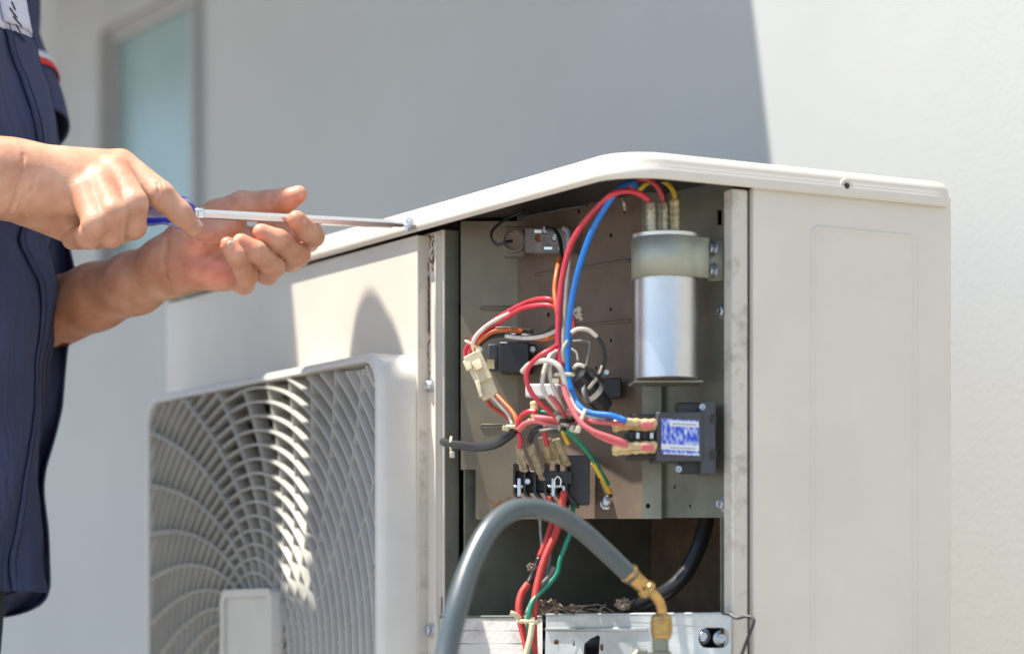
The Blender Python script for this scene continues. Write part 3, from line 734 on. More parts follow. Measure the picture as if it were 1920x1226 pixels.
# loops
wire('wwire', [(979,697,2.07),(992,684,2.062),(1012,677,2.055),(1034,678,2.05),(1050,690,2.048),(1058,714,2.05),(1064,740,2.05),(1084,778,2.05)], 5, label='dusty white wire loop')
wire('red', [(1044,648,2.06),(1030,657,2.055),(1010,669,2.055),(992,688,2.058),(987,708,2.06),(994,732,2.06),(1012,755,2.06),(1044,783,2.065),(1056,792,2.07)], 4.8)
wire('wwire', [(1050,657,2.07),(1034,664,2.066),(1024,684,2.062),(1017,712,2.06),(1020,735,2.06),(1040,762,2.064),(1056,784,2.07)], 4.6)
wire('wwire', [(1058,655,2.075),(1040,664,2.07),(1031,686,2.065),(1033,712,2.062),(1044,740,2.062),(1056,768,2.068),(1060,788,2.07)], 4.6)
wire('gwire', [(1064,640,2.058),(1056,655,2.054),(1058,680,2.053)], 4)
wire('wwire', [(1071,624,2.05),(1084,617,2.05),(1103,619,2.052),(1119,631,2.056)], 3.8)
wire('bwire', [(1119,631,2.056),(1130,648,2.06),(1134,672,2.064),(1130,692,2.068),(1122,706,2.07)], 3.8)
wire('wwire', [(1130,686,2.067),(1122,704,2.07),(1112,718,2.075),(1104,728,2.08)], 3.2)
wire('bwire', [(1072,691,2.06),(1086,686,2.058),(1104,692,2.06),(1120,704,2.065),(1130,716,2.075)], 3.6)
wire('wwire', [(1074,690,2.056),(1084,684,2.054),(1096,687,2.055)], 3.4)
wire('gwire', [(1074,640,2.10),(1096,639,2.10),(1106,646,2.10),(1102,672,2.10),(1098,700,2.098),(1104,716,2.09)], 2.4)
wire('gwire', [(1072,654,2.098),(1082,664,2.095),(1084,690,2.09)], 2.2)
# fan of pink reds going down to the contactor and the strip
wire('pink', [(1052,700,2.058),(1060,730,2.052),(1078,766,2.048),(1098,786,2.042),(1134,792,2.038),(1170,794,2.036)], 4.6)
wire('pink', [(1056,722,2.05),(1064,748,2.046),(1084,786,2.04),(1108,806,2.036),(1140,818,2.034),(1176,830,2.034)], 4.9)
wire('pink', [(1060,730,2.056),(1072,764,2.052),(1090,792,2.046),(1120,816,2.042),(1150,829,2.038),(1176,836,2.036)], 4.6)
wire('wwire', [(1066,736,2.05),(1080,766,2.045),(1102,780,2.042),(1134,788,2.04)], 4)
wire('pink', [(1030,742,2.06),(1048,764,2.064),(1062,790,2.07),(1070,800,2.075)], 5)
wire('red', [(970,800,2.095),(976,782,2.09),(990,772,2.086),(1006,772,2.083)], 4.8)
wire('pink', [(972,806,2.092),(985,794,2.086),(1006,789,2.08),(1032,796,2.078),(1050,796,2.078)], 5)
wire('pink', [(1003,782,2.08),(1024,784,2.076),(1046,788,2.075),(1060,794,2.074)], 4.8)
wire('green', [(1008,772,2.09),(1022,773,2.088),(1036,779,2.086),(1046,786,2.085)], 4)
wire('yellow', [(976,806,2.096),(986,795,2.094),(994,786,2.094)], 3.6)
wire('bwire', [(994,826,2.10),(999,812,2.09),(1012,803,2.085),(1034,803,2.083),(1048,806,2.083)], 6, label='charcoal looped wire')
wire('red', [(972,812,2.10),(976,826,2.10),(974,840,2.102)], 5)
wire('red', [(1020,806,2.095),(1022,818,2.1),(1026,834,2.105)], 5)
wire('yellow', [(1054,808,2.085),(1060,820,2.085),(1066,832,2.088)], 4.6)
gw = wire('green', [(1054,800,2.08),(1074,818,2.08),(1094,838,2.083),(1112,862,2.09),(1130,892,2.1),(1140,908,2.108)], 4.8, label='green earth wire')
wire('yellow', [(1112,868,2.0905),(1128,895,2.1),(1138,914,2.11),(1144,923,2.116)], 4.4)
wire('bwire', [(1142,918,2.114),(1145,930,2.12)], 4.4)
# knots of bare strands and tape where the bundles meet
for i in range(16):
    a = (1030+random.uniform(0,60), 772+random.uniform(0,36)); 
    wire(random.choice(['gwire','wwire','bwire','pink']), [(a[0],a[1],2.068),(a[0]+random.uniform(-14,14),a[1]+random.uniform(-8,8),2.062),(a[0]+random.uniform(-22,22),a[1]+random.uniform(-14,14),2.07)], random.uniform(2,4.2), name='wire_end', sub=4, seg=6)
# cable ties: a band round the bundle and its square head
def tie(c, d, rpx, head, Y, rb=2.4, m='tie'):
    C_ = P(*c, Y); D = Vector(d).normalized(); mb = MB()
    a = D.cross(Vector((0,1,0))).normalized(); b = D.cross(a); R = px2m(rpx, Y)
    q = [C_+a*cos(2*pi*i/18)*R+b*sin(2*pi*i/18)*R*.8 for i in range(19)]
    tube(q, px2m(rb, Y), 6, mb); o_ = obj('cable_tie', mb, m, unit, smooth=True)
    H = P(*head, Y-.004); s = px2m(6, Y)
    fixn(obj('tie_head', obox(H, a*s, b*s*.7, D*s*.8), m, o_, bevel=.0006))
tie((885,646), (-.5,0,-.9), 14, (899,655), 2.128)
tie((1058,703), (0,0,1), 17, (1042,714), 2.056, 3.4)
tie((1092,782), (.9,0,-.35), 15, (1084,805), 2.044, 3.8)
tie((966,801), (.1,0,1), 15, (948,803), 2.104, 3.6, 'ivory')
tie((846,832), (1,0,0), 12, (848,852), 2.21, 3.0)
mb = MB()
for q in ([(1074,585),(1088,578),(1084,590),(1092,600)], [(1074,590),(1083,594),(1090,588)]): tube(cat([P(*p, 2.115) for p in q]), .0015, 6, mb)
obj('tie_tail', mb, 'tie', unit, smooth=True)

# ---------------- lower part
def YB(px): return 2.045+(1370-px)/(1370-1020)*.115
LB = lambda a, b, d: P(a, b, YB(a)+d)
br_out = [(1020,1300),(1370,1300),(1372,1150),(1024,1153)]
win1 = [(1094,1226),(1096,1206),(1108,1196),(1122,1190),(1125,1194),(1122,1240),(1098,1240)]
brk = fixn(obj('valve_bracket', sheet(LB, br_out, [rrect(1310,1176,1369.5-2,1214,16,6), win1, circ(1042,1203,3.6,12,5), [(1074,1198),(1078,1198),(1078,1210),(1074,1210)], circ(1343,1240,5,12)], .0012), 'galv_bright', unit))
mb = MB(); q = [LB(x, 1152-(x-1024)*.006, -.0006) for x in (1024,1100,1200,1300,1370)]
tube(q, .0012, 6, mb); obj('rolled_edge', mb, 'galv_bright', brk, smooth=True)
q = [LB(x, 1180, -.0008) for x in (1026,1120,1215)]; obj('pressed_rib', tube(q, .0028, 8, flat=.5), 'galv_bright', brk, smooth=True)
for x, y, m in ((1045,1203,'rust'),(1129,1213,'rust')):
    mb = MB(); lathe(LB(x,y,-.0004), (0,-1,0), [(0,.0022),(.0005,.0018)], 10, mb, shape=lambda t, d: 1+.3*sin(2*t+x)); fixn(obj('rust_spot', mb, m, brk))
fixn(obj('bracket_return', MB().add(*box8([LB(1371,1300,0),LB(1373,1300,0),LB(1373,1300,.03),LB(1371,1300,.03),LB(1371,1150,0),LB(1373,1150,0),LB(1373,1150,.03),LB(1371,1150,.03)])), 'galv', brk))
def YW(px): return 2.258-(px-825)/(1018-825)*.088
WB = lambda a, b, d: P(a, b, YW(a)+d)
pad = fixn(obj('service_board', sheet(WB, [(826,1300),(1017,1300),(1017,1154),(826,1156)], [], .003), 'pad', unit, label='dusty white board at the foot of the opening'))
for y in (1182, 1206):
    obj('board_seam', tube([WB(x, y+random.uniform(-.5,.5), -.0002) for x in range(830,1010,12)], .0005, 5), 'charcoal', pad)
obj('board_edge', tube([WB(x,1156,-.0003) for x in (826,900,1000,1017)], .0013, 6), 'galv', pad, smooth=True)
for x, y in ((1352,1196),(1318,1192)): bolt(LB(x,y,.014), (0,-1,0), .006, brk, washer=True)
# compressor dome below the plate
mb = MB(); cc = P(1180,1226,2.235); rr_ = .088; prf = [(-.12,rr_),(-.01,rr_),(.004,rr_*.98),(.016,rr_*.9),(.026,rr_*.72),(.032,rr_*.45),(.034,.01)]
lathe(cc, (0,0,1), [(d, r) for d, r in prf], 48, mb); fixn(obj('compressor', mb, 'rubber', unit, smooth=True))
mb = MB(); q = []
for i in range(33):
    t = 2*pi*i/32; q.append(cc+Vector((rr_*.9*cos(t), rr_*.9*sin(t), .024)))
obj('compressor_seam', tube(q, .003, 8, mb), 'rubber', unit, smooth=True)
wire('rubber', [(1328,940,2.13),(1322,985,2.13),(1308,1030,2.125),(1284,1075,2.12),(1254,1105,2.12),(1218,1125,2.13),(1180,1145,2.15),(1160,1170,2.17)], 15, name='black_hose', seg=14)
# back wall panel outline inside
fixn(obj('inner_pan', lbox(.236, .2449, .06, .14, .02, .06), 'brown_dark', unit, bevel=.002))
# lower wire bundle
YL = 2.125
wire('red_dull', [(1058,920,2.12),(1052,960,2.12),(1042,1000,2.115),(1024,1040,2.11),(1010,1085,2.105),(1002,1130,2.10),(1000,1175,2.10),(1002,1240,2.1)], 7.2)
wire('red_dull', [(1030,930,2.13),(1036,975,2.13),(1026,1010,2.12),(1012,1045,2.118)], 6.5)
wire('bwire', [(1012,1045,2.118),(1000,1075,2.118),(990,1095,2.115)], 6.2)
wire('red_dull', [(990,1094,2.115),(977,1115,2.112),(973,1145,2.108),(980,1180,2.105),(988,1215,2.10),(990,1245,2.1)], 7.2)
wire('green', [(1075,945,2.13),(1070,995,2.115),(1062,1018,2.112),(1050,1050,2.11),(1044,1075,2.108),(1024,1100,2.105),(1000,1125,2.098),(992,1150,2.094),(991,1175,2.094),(994,1240,2.094)], 4.6, label='green wire with dust')
wire('gwire', [(1012,960,2.14),(1014,1000,2.135),(1016,1030,2.13),(1012,1060,2.125)], 3)
wire('gwire', [(1030,1020,2.125),(1029,1050,2.122),(1022,1080,2.12),(1008,1105,2.115),(996,1130,2.11),(984,1165,2.106)], 4.2)
wire('gwire', [(1038,1062,2.12),(1028,1080,2.118),(1012,1098,2.112),(1002,1118,2.108),(988,1150,2.10)], 5)
wire('wwire', [(1024,1030,2.12),(1020,1060,2.118),(1008,1090,2.112),(1003,1110,2.11)], 3.4)
tie((990,1165), (.05,0,1), 19, (997,1162), 2.098, 4, 'ivory')
wire('ivory', [(975,1160,2.09),(966,1152,2.088),(957,1148,2.088)], 5, name='tie_tail')
wire('ivory', [(998,1168,2.088),(994,1195,2.086),(986,1226,2.084),(980,1250,2.084)], 5.5, name='tie_tail')
# stray black wire at the right foot
wire('bwire', [(1354,1148,2.04),(1368,1151,2.035),(1382,1158,2.03),(1398,1155,2.027),(1411,1158,2.024),(1413,1168,2.022),(1402,1196,2.022),(1386,1240,2.022)], 3.2, name='stray_wire')

# ================================================================== loose things
def clump(name, c, rpx, label, cat_, sx=1.0, n=70, m='debris'):
    mb = MB(); R = px2m(rpx, c[2]); C0 = P(*c)
    for i in range(n):
        p = C0+Vector((random.uniform(-1,1)*R*sx, random.uniform(-.6,.6)*R, random.uniform(-.6,.6)*R)); s = R*random.uniform(.08,.26)
        X = Vector((random.uniform(-1,1),random.uniform(-1,1),random.uniform(-1,1))).normalized(); Y_ = X.cross(Vector((.2,.5,.8))).normalized(); Z = X.cross(Y_)
        obox(p, X*s*1.5, Y_*s*.7, Z*s*.5, mb)
    o_ = obj(name, mb, m, None, origin=C0); tag(fixn(o_), label, cat_); return o_
clump('debris_clump', (1024,1136,2.12), 17, 'grey fluffy dust clump behind the red and green wires', 'debris', 1.2)
clump('debris_clump', (1168,1132,2.11), 15, 'pale crumbly dust clump beside the black hose end', 'debris', .8)
clump('debris_clump', (997,1062,2.108), 9, 'small dust clump caught on the lower red wires', 'debris', .8, 40)
mb = MB()
for i in range(14):
    x = 1052+i*6.5+random.uniform(-9,9); w_ = random.uniform(5, 22); yy = 1143+random.uniform(-10,4); q = random.uniform(-9,9)
    tube([P(x-w_, yy+q, 2.14), P(x, yy+random.uniform(-3,3), 2.138), P(x+w_, yy-q, 2.142)], random.uniform(.0004,.0012), 5, mb)
o_ = obj('dry_twigs', mb, 'debris', None, origin=P(1090,1140,2.14)); tag(o_, 'scatter of dry twigs on top of the compressor', 'twigs')
mb = MB()
for q in ([(903,930),(925,945),(945,962)], [(922,958),(932,945),(948,938),(962,940)], [(928,948),(940,950),(968,956)], [(934,952),(936,936)], [(945,948),(955,930)]):
    tube(cat([P(x,y,YP(x)-.003) for x, y in q], 3), .0005, 5, mb)
o_ = obj('dead_root', mb, 'rust', None, origin=P(930,950,2.24)); tag(o_, 'thin dead root on the plate left of the terminal strip', 'root')

# ---------------- charging hose with brass end
hz = thing('charging_hose', 'blue grey charging hose arching to a brass fitting at the bottom', 'hose', P(1240,1226,2.0))
hp = cat([P(*p) for p in [(800,1420,1.86),(822,1290,1.87),(838,1220,1.88),(856,1140,1.89),(880,1065,1.905),(912,1000,1.92),(950,962,1.935),(992,952,1.945),(1040,962,1.955),(1086,990,1.965),(1132,1030,1.975),(1186,1082,1.985)]], 10)
obj('rubber_hose', tube(hp, [px2m(23-5.5*i/(len(hp)-1), 1.93) for i in range(len(hp))], 24), 'hose', hz, smooth=True)
a, b = P(1178,1072,1.984), P(1219,1110,1.991); d = (b-a).normalized(); ll = (b-a).length
mb = MB(); r0 = px2m(17, 1.99)
lathe(a, d, [(0,r0*1.12),(.0015,r0*1.2),(.003,r0*1.1),(.004,r0*.98),(ll*.72,r0*.86),(ll*.74,r0*.98),(ll*.80,r0*1.08),(ll*.92,r0*1.08),(ll*.98,r0*.85),(ll*1.02,r0*.5)], 32, mb)
fixn(obj('ferrule', mb, 'brass', hz, auto=40))
mb = MB(); lathe(P(1212,1109,1.982), (-.3,-1,-.1), [(0,.0026),(.0015,.0022),(.0024,.001)], 14, mb); fixn(obj('pin', mb, 'brass', hz, smooth=True))
obj('elbow', tube(cat([P(1212,1103,1.989),P(1226,1114,1.990),P(1236,1127,1.992),P(1241,1142,1.993),P(1242,1160,1.994)], 6), px2m(9.5,2), 16), 'brass', hz, smooth=True)
nt_ = P(1240,1198,1.994); mb = MB(); r0 = px2m(20, 1.994); zz = px2m(48, 1.994)
mb = MB(); N = 72; K = 26; vs = []; fs = []
for i in range(K+1):
    z = zz*(.18+.58*i/K)
    for k in range(N):
        t = 2*pi*k/N; kn = .5*(abs(((k/3+i/2.6) % 2)-1)+abs(((k/3-i/2.6) % 2)-1))
        vs.append(nt_+Vector((cos(t), sin(t), 0))*(r0*(.90+.17*kn))+Vector((0,0,z)))
for i in range(K):
    for k in range(N): k2 = (k+1) % N; fs.append((i*N+k, i*N+k2, (i+1)*N+k2, (i+1)*N+k))
mb.add(vs, fs)
lathe(nt_, (0,0,1), [(0,r0*.72),(zz*.03,r0*.9),(zz*.17,r0*.92),(zz*.18,r0*.8)], 40, mb)
lathe(nt_+Vector((0,0,zz*.76)), (0,0,1), [(0,r0*.8),(zz*.02,r0*.95),(zz*.13,r0*.95),(zz*.22,r0*.7),(zz*.24,r0*.5)], 40, mb)
fixn(obj('knurled_nut', mb, 'brass', hz, auto=60))
mb = MB(); lathe(P(1238,1300,1.994), (0,0,1), [(0,.008),(.03,.008),(.031,.006),(.042,.006)], 20, mb); lathe(P(1196,1236,1.995), (0.2,-1,.1), [(0,.008),(.008,.008),(.010,.006)], 6, mb)
fixn(obj('service_valve', mb, 'galv', unit, auto=40))

# ---------------- screwdriver, the loosened screw
T0 = HC+nF*.004                                 # where the tip ends
def onShaft(px):                                # shaft runs out from the hole, a touch uphill
    return px
e0 = onV(763, 422, -.014); dirS = (P(371,401,2.192)-e0).normalized()
scr = MB(); lathe(e0, -dirS, [(0,.0046),(.0012,.0062),(.0032,.0062),(.0033,.0042),(.0052,.0040)], 20, scr)
lathe(e0-dirS*.0052, -dirS, [(0,.0018),(.006,.0016),(.0085,.0004)], 10, scr)
o_ = obj('screw', scr, 'bolt', None, origin=e0, auto=35); tag(fixn(o_), 'loosened flanged screw held on the screwdriver tip at the lid hole', 'screw')
sdv = thing('screwdriver', 'screwdriver with steel shaft and blue see-through handle held in both hands', 'screwdriver', e0+dirS*.1)
sh = (P(371,401,2.192)-e0).length
mb = MB(); lathe(e0+dirS*.0004, dirS, [(0,.0008),(.004,.0022),(.012,.0026),(.013,.0038),(sh,.0038)], 6, mb); fixn(obj('shaft', mb, 'steel', sdv, auto=20))
mb = MB(); lathe(e0+dirS*(sh-.004), dirS, [(0,.0044),(.0006,.0050),(.005,.0050),(.0055,.0046),(.009,.0046)], 24, mb); fixn(obj('collar', mb, 'steel', sdv, auto=30))
def flute(t, d): return 1-.07*max(0, cos(6*t))
hb = MB()
hprof = [(0,.008),(.002,.0118),(.006,.0132),(.012,.0130),(.018,.0105),(.026,.0100),(.034,.0118),(.05,.0125),(.085,.0125),(.100,.0118),(.108,.0095),(.111,.005)]
lathe(e0+dirS*(sh+.004), dirS, hprof, 36, hb, shape=flute)
hd_ = fixn(obj('handle', hb, ['screwblue'], sdv, smooth=True)); 
me = hd_.data; me.materials.append(MT['screwclear'])
for p in me.polygons:
    if len(p.vertices) == 4:
        k = p.index % 36; p.material_index = 1 if (k % 6) in (2,3,4) else 0

# ================================================================== THE TECHNICIAN
def smin(a, b, k):
    h = np.clip(.5+.5*(b-a)/k, 0, 1); return b*(1-h)+a*h-k*h*(1-h)
def rcone(X, a, b, r1, r2):                     # capsule with two radii (approximate distance)
    a = np.array(a, np.float32); b = np.array(b, np.float32); ba = b-a; l2 = float(ba@ba)
    t = np.clip(((X-a)@ba)/l2, 0, 1); d = X-(a+t[..., None]*ba)
    return np.sqrt((d*d).sum(-1))-(r1+(r2-r1)*t)
def ellip(X, c, r, A=None):
    p = X-np.array(c, np.float32)
    if A is not None: p = p@np.array(A, np.float32).T
    r = np.array(r, np.float32); k0 = np.sqrt(((p/r)**2).sum(-1)); k1 = np.sqrt(((p/(r*r))**2).sum(-1))
    return k0*(k0-1)/np.maximum(k1, 1e-6)
def surf(fn, lo, hi, h):
    lo = np.array(lo); n = [int(math.ceil((hi[i]-lo[i])/h))+1 for i in range(3)]
    ax = [lo[i]+h*np.arange(n[i]) for i in range(3)]
    D = np.empty(n, np.float32)
    for i0 in range(0, n[0], 24):
        X = np.stack(np.meshgrid(ax[0][i0:i0+24], ax[1], ax[2], indexing='ij'), -1).astype(np.float32)
        D[i0:i0+24] = fn(X)
    I = D < 0
    c = np.zeros([k-1 for k in n], np.int32)
    offs = [(i,j,k) for i in (0,1) for j in (0,1) for k in (0,1)]
    sl = lambda A, o: A[o[0]:n[0]-1+o[0], o[1]:n[1]-1+o[1], o[2]:n[2]-1+o[2]]
    for o in offs: c += sl(I, o)
    cells = np.argwhere((c > 0) & (c < 8)); idx = -np.ones(c.shape, np.int64); idx[tuple(cells.T)] = np.arange(len(cells))
    pos = np.zeros((len(cells), 3)); cnt = np.zeros(len(cells))
    for o in offs:
        for a in range(3):
            if o[a] == 0:
                p = list(o); p[a] = 1
                d0 = D[tuple((cells+o).T)]; d1 = D[tuple((cells+p).T)]; m = (d0 < 0) != (d1 < 0)
                t = d0/np.where(np.abs(d0-d1) < 1e-9, 1, d0-d1)
                q = (cells+o).astype(float); q[:, a] += t; pos[m] += q[m]; cnt[m] += 1
    pos = lo+h*pos/cnt[:, None]; F_ = []
    for a in range(3):
        b_, c_ = (a+1) % 3, (a+2) % 3
        s0 = [slice(0, k) for k in n]; s1 = [slice(0, k) for k in n]; s0[a] = slice(0, n[a]-1); s1[a] = slice(1, n[a])
        A0, A1 = I[tuple(s0)], I[tuple(s1)]
        for e, flip in ((A0 & ~A1, False), (~A0 & A1, True)):
            g_ = np.argwhere(e); g_ = g_[(g_[:, b_] > 0) & (g_[:, c_] > 0) & (g_[:, b_] < n[b_]-1) & (g_[:, c_] < n[c_]-1)]
            q = []
            for db, dc in ((1,1),(0,1),(0,0),(1,0)):
                w_ = g_.copy(); w_[:, b_] -= db; w_[:, c_] -= dc; q.append(idx[tuple(w_.T)])
            q = np.stack(q, 1)
            F_.append(q[:, ::-1] if flip else q)
    return pos, np.concatenate(F_)
def Wp(p): return tuple(P(*p))
R_ = lambda px, Y: px/F*Y

def onsurf(fn, px, py, y0, y1):                # nearest skin point seen at a photo position
    ys = np.linspace(y0, y1, 160); X = np.array([[Wp((px, py, y)) for y in ys]], np.float32); D = fn(X)[0]
    i = np.argmax(D < 0) if (D < 0).any() else int(np.argmin(D)); return Wp((px, py, float(ys[i])))
LCR = []; RCR = []
def carve(X, d, segs):
    for a, b, r in segs: d = -smin(-d, rcone(X, a, b, r*.45, r*.35), .0026)
    return d
# ---- left hand: palm up, thumb out, fingers curled round the shaft
lw = (322,497,2.268)
def chain(pts, k=.0025):                        # pts: (px,py,Y,rpx)
    def f(X):
        d = None
        for (a, b) in zip(pts, pts[1:]):
            e = rcone(X, Wp(a[:3]), Wp(b[:3]), R_(a[3], a[2]), R_(b[3], b[2])); d = e if d is None else smin(d, e, k)
        return d
    return f
LF = {'index': [(505,425,2.278,22),(578,452,2.262,21),(588,443,2.238,20.5),(572,430,2.223,20),(556,412,2.213,17.5)],
      'middle': [(478,455,2.272,23),(545,487,2.258,23),(560,478,2.238,22),(522,451,2.212,21),(490,437,2.208,18)],
      'ring': [(450,488,2.262,22),(502,512,2.245,22),(512,500,2.224,21.5),(480,472,2.199,20.5),(452,455,2.196,17.5)],
      'little': [(420,515,2.248,20),(458,533,2.232,19.5),(464,518,2.212,19.5),(442,480,2.190,18.5),(427,460,2.188,16)]}
thumbL = [(350,440,2.262,34),(408,405,2.268,30),(455,384,2.266,25),(505,380,2.258,22),(535,376,2.252,22.5),(560,365,2.248,16.5)]
def lhand(X):
    d = chain([(95,590,2.37,66),(180,556,2.335,60),(255,530,2.30,56),(305,505,2.275,50),(322,497,2.268,47)], .01)(X)
    palm = None
    for a, b, r1, r2 in (((322,480,2.268),(480,450,2.275),38,25),((322,497,2.268),(455,480,2.268),42,26),((325,507,2.265),(425,508,2.256),40,27),((335,505,2.258),(415,520,2.246),36,26),((345,455,2.262),(430,415,2.272),34,28)):
        e = rcone(X, Wp(a), Wp(b), R_(r1,2.26), R_(r2,2.26)); palm = e if palm is None else smin(palm, e, .008)
    palm = smin(palm, rcone(X, Wp((365,455,2.252)), Wp((430,425,2.258)), R_(30,2.26), R_(20,2.26)), .008)   # ball of the thumb
    d = smin(d, palm, .014)
    d = smin(d, chain(thumbL, .004)(X), .007)
    for nm, pts in LF.items():
        base = rcone(X, Wp(pts[0][:3]), Wp(pts[1][:3]), R_(pts[0][3],2.26), R_(pts[1][3]-1,2.25)); d = smin(d, base, .006)
    fd = None
    for nm, pts in LF.items():
        e = chain(pts, .0022)(X); fd = e if fd is None else smin(fd, e, .0007)
    return carve(X, smin(d, fd, .0009), LCR)
# ---- right hand: fist over the handle, index along the shaft
RF = {'index': [(228,312,2.158,30),(300,365,2.142,26.5),(338,400,2.146,22.5),(364,428,2.152,17)],
      'middle': [(215,325,2.142,31),(252,382,2.122,26),(250,425,2.136,24),(226,436,2.17,22)],
      'ring': [(190,345,2.130,31),(214,400,2.112,26),(208,440,2.126,24.5),(182,446,2.165,22)],
      'little': [(158,362,2.126,29),(180,418,2.110,24),(165,444,2.122,23),(136,448,2.155,21)]}
def rhand(X):
    d = chain([(-420,350,2.06,92),(-250,342,2.075,88),(-110,334,2.095,80),(-20,331,2.115,70),(30,335,2.125,66)], .01)(X)
    palm = None
    for a, b, r1, r2 in (((30,318,2.132),(222,312,2.160),50,31),((30,328,2.130),(205,330,2.146),52,33),((30,340,2.130),(182,350,2.138),56,34),((35,352,2.130),(150,372,2.134),60,34),
                         ((60,372,2.145),(150,415,2.155),50,30),((50,385,2.15),(120,432,2.16),38,22)):
        e = rcone(X, Wp(a), Wp(b), R_(r1,2.13), R_(r2,2.13)); palm = e if palm is None else smin(palm, e, .008)
    d = smin(d, palm, .014)
    # thumb on the far side, over the handle
    d = smin(d, chain([(90,370,2.175,34),(170,372,2.20,28),(235,378,2.205,24),(285,388,2.20,20)], .004)(X), .008)
    for nm, pts in RF.items():
        kn = rcone(X, Wp(pts[0][:3]), Wp(pts[1][:3]), R_(pts[0][3],2.13), R_(pts[1][3]-1,2.12)); d = smin(d, kn, .0055)
    fd = None
    for nm, pts in RF.items():
        e = chain(pts, .003)(X); fd = e if fd is None else smin(fd, e, .0009)
    return carve(X, smin(d, fd, .0016), RCR)
def crease(fn, dst, pts, r, y0, y1):
    s = [onsurf(fn, x, y, y0, y1) for x, y in pts]; dst += [(a, b, r) for a, b in zip(s, s[1:])]
new = []
for pts, r in (([(352,442),(372,449),(398,452),(415,458)], .0007), ([(357,453),(385,458),(410,463)], .0006), ([(378,484),(398,474),(415,468)], .0007), ([(383,497),(402,486),(418,478)], .0006),
               ([(312,448),(306,475),(308,505),(320,530)], .0011), ([(316,455),(312,480),(315,505)], .0006), ([(455,392),(449,402),(460,412)], .0009), ([(508,366),(505,385)], .0007)):
    crease(lhand, new, pts, r, 2.15, 2.4)
LCR += new; new = []
for pts, r in (([(44,290),(40,320),(33,350),(24,385),(12,402)], .0010), ([(66,325),(58,350),(44,372),(30,400)], .0008), ([(40,400),(46,412)], .0008), ([(62,400),(66,416)], .0007),
               ([(296,345),(298,362),(296,380)], .0007), ([(303,338),(306,352)], .0006), ([(310,336),(314,348)], .0006), ([(318,340),(320,348)], .0005), ([(352,372),(356,384)], .0005)):
    crease(rhand, new, pts, r, 2.0, 2.25)
RCR += new
# ---- rest of the body (out of the frame or under clothes)
BU, BV = .63, -.405                             # where he stands in the unit's directions
def B(v, u, z): return tuple(L(BV+v, BU+u, z))
def body(X):
    Mx = [[VX,VY,0],[UX,UY,0],[0,0,1]]
    c = lambda v, u, z: B(v, u, z)
    d = ellip(X, c(-.01,0,.45), (.118,.175,.27), Mx)
    d = smin(d, ellip(X, c(0,0,.14), (.125,.165,.22), Mx), .08)
    d = smin(d, rcone(X, c(-.02,-.125,.64), c(-.02,.155,.64), .062, .062), .06)
    H0 = (.095,-.105,.83)
    d = smin(d, rcone(X, c(.0,-.01,.67), c(H0[0]-.03,H0[1]+.01,H0[2]-.09), .060, .055), .03)
    h = lambda v, u, z: c(H0[0]+v*.9+z*.35, H0[1]+u, H0[2]+z*.93-v*.35)
    d = smin(d, ellip(X, h(0,0,0), (.098,.075,.112), Mx), .02)
    d = smin(d, ellip(X, h(.035,0,-.06), (.058,.053,.055), Mx), .03)
    d = smin(d, rcone(X, h(.088,0,.012), h(.108,0,-.03), .008, .014), .012)
    for s in (-1, 1):
        d = smin(d, ellip(X, h(-.005,s*.078,-.01), (.02,.01,.032), Mx), .006)
        d = smin(d, rcone(X, c(0,s*.085,.02), c(.01,s*.095,-.36), .088, .058), .03)
        d = smin(d, rcone(X, c(.01,s*.095,-.36), c(-.01,s*.10,-.70), .056, .038), .02)
        d = smin(d, rcone(X, c(-.02,s*.10,-.76), c(.14,s*.11,-.77), .034, .028), .02)
    eR = Wp((-420,350,2.06)); eL = Wp((95,590,2.37)); eL0 = Wp((0,540,2.50))
    d = smin(d, rcone(X, c(-.03,-.16,.62), eR, .054, .040), .03)
    d = smin(d, rcone(X, c(-.03,.19,.63), eL0, .054, .040), .03)
    d = smin(d, rcone(X, eL0, eL, .040, R_(64,2.37)), .02)
    return d
pe = thing('person', 'technician in navy short sleeved shirt driving a screw into the lid', 'person', L(BV, BU, -CZ))
parts_ = []
def bounds(pts, pad):
    a = np.array(pts); return a.min(0)-pad, a.max(0)+pad
lo, hi = bounds([Wp((95,590,2.37)), Wp((600,540,2.19)), Wp((580,345,2.30)), Wp((322,500,2.24))], .026)
parts_.append((surf(lhand, lo, hi, .0011), 'L'))
lo, hi = bounds([Wp((-100,350,2.09)), Wp((-60,250,2.08)), Wp((380,440,2.10)), Wp((380,470,2.21)), Wp((30,340,2.06))], .022)
def rh2(X): return rhand(X)
parts_.append((surf(rh2, lo, hi, .0011), 'R'))
bl, bh = bounds([B(-.2,-.3,-.8), B(.36,.3,.99), B(.2,-.3,0), B(-.2,.3,0), Wp((-420,350,2.06)), Wp((95,590,2.37)), Wp((-60,340,2.10))], .07)
def bodyR(X):                                    # includes the plain part of the right forearm up to where the finer hand mesh starts
    return np.minimum(body(X), chain([(-420,350,2.06,92),(-250,342,2.075,88),(-110,334,2.095,79)], .01)(X))
parts_.append((surf(bodyR, bl, bh, .011), 'B'))
vs = []; fs = []; tint = []
def palmtint(p):
    return None
LFt = [(Vector(Wp(LF[k][-1][:3])), Vector(Wp(LF[k][-2][:3]))) for k in LF]
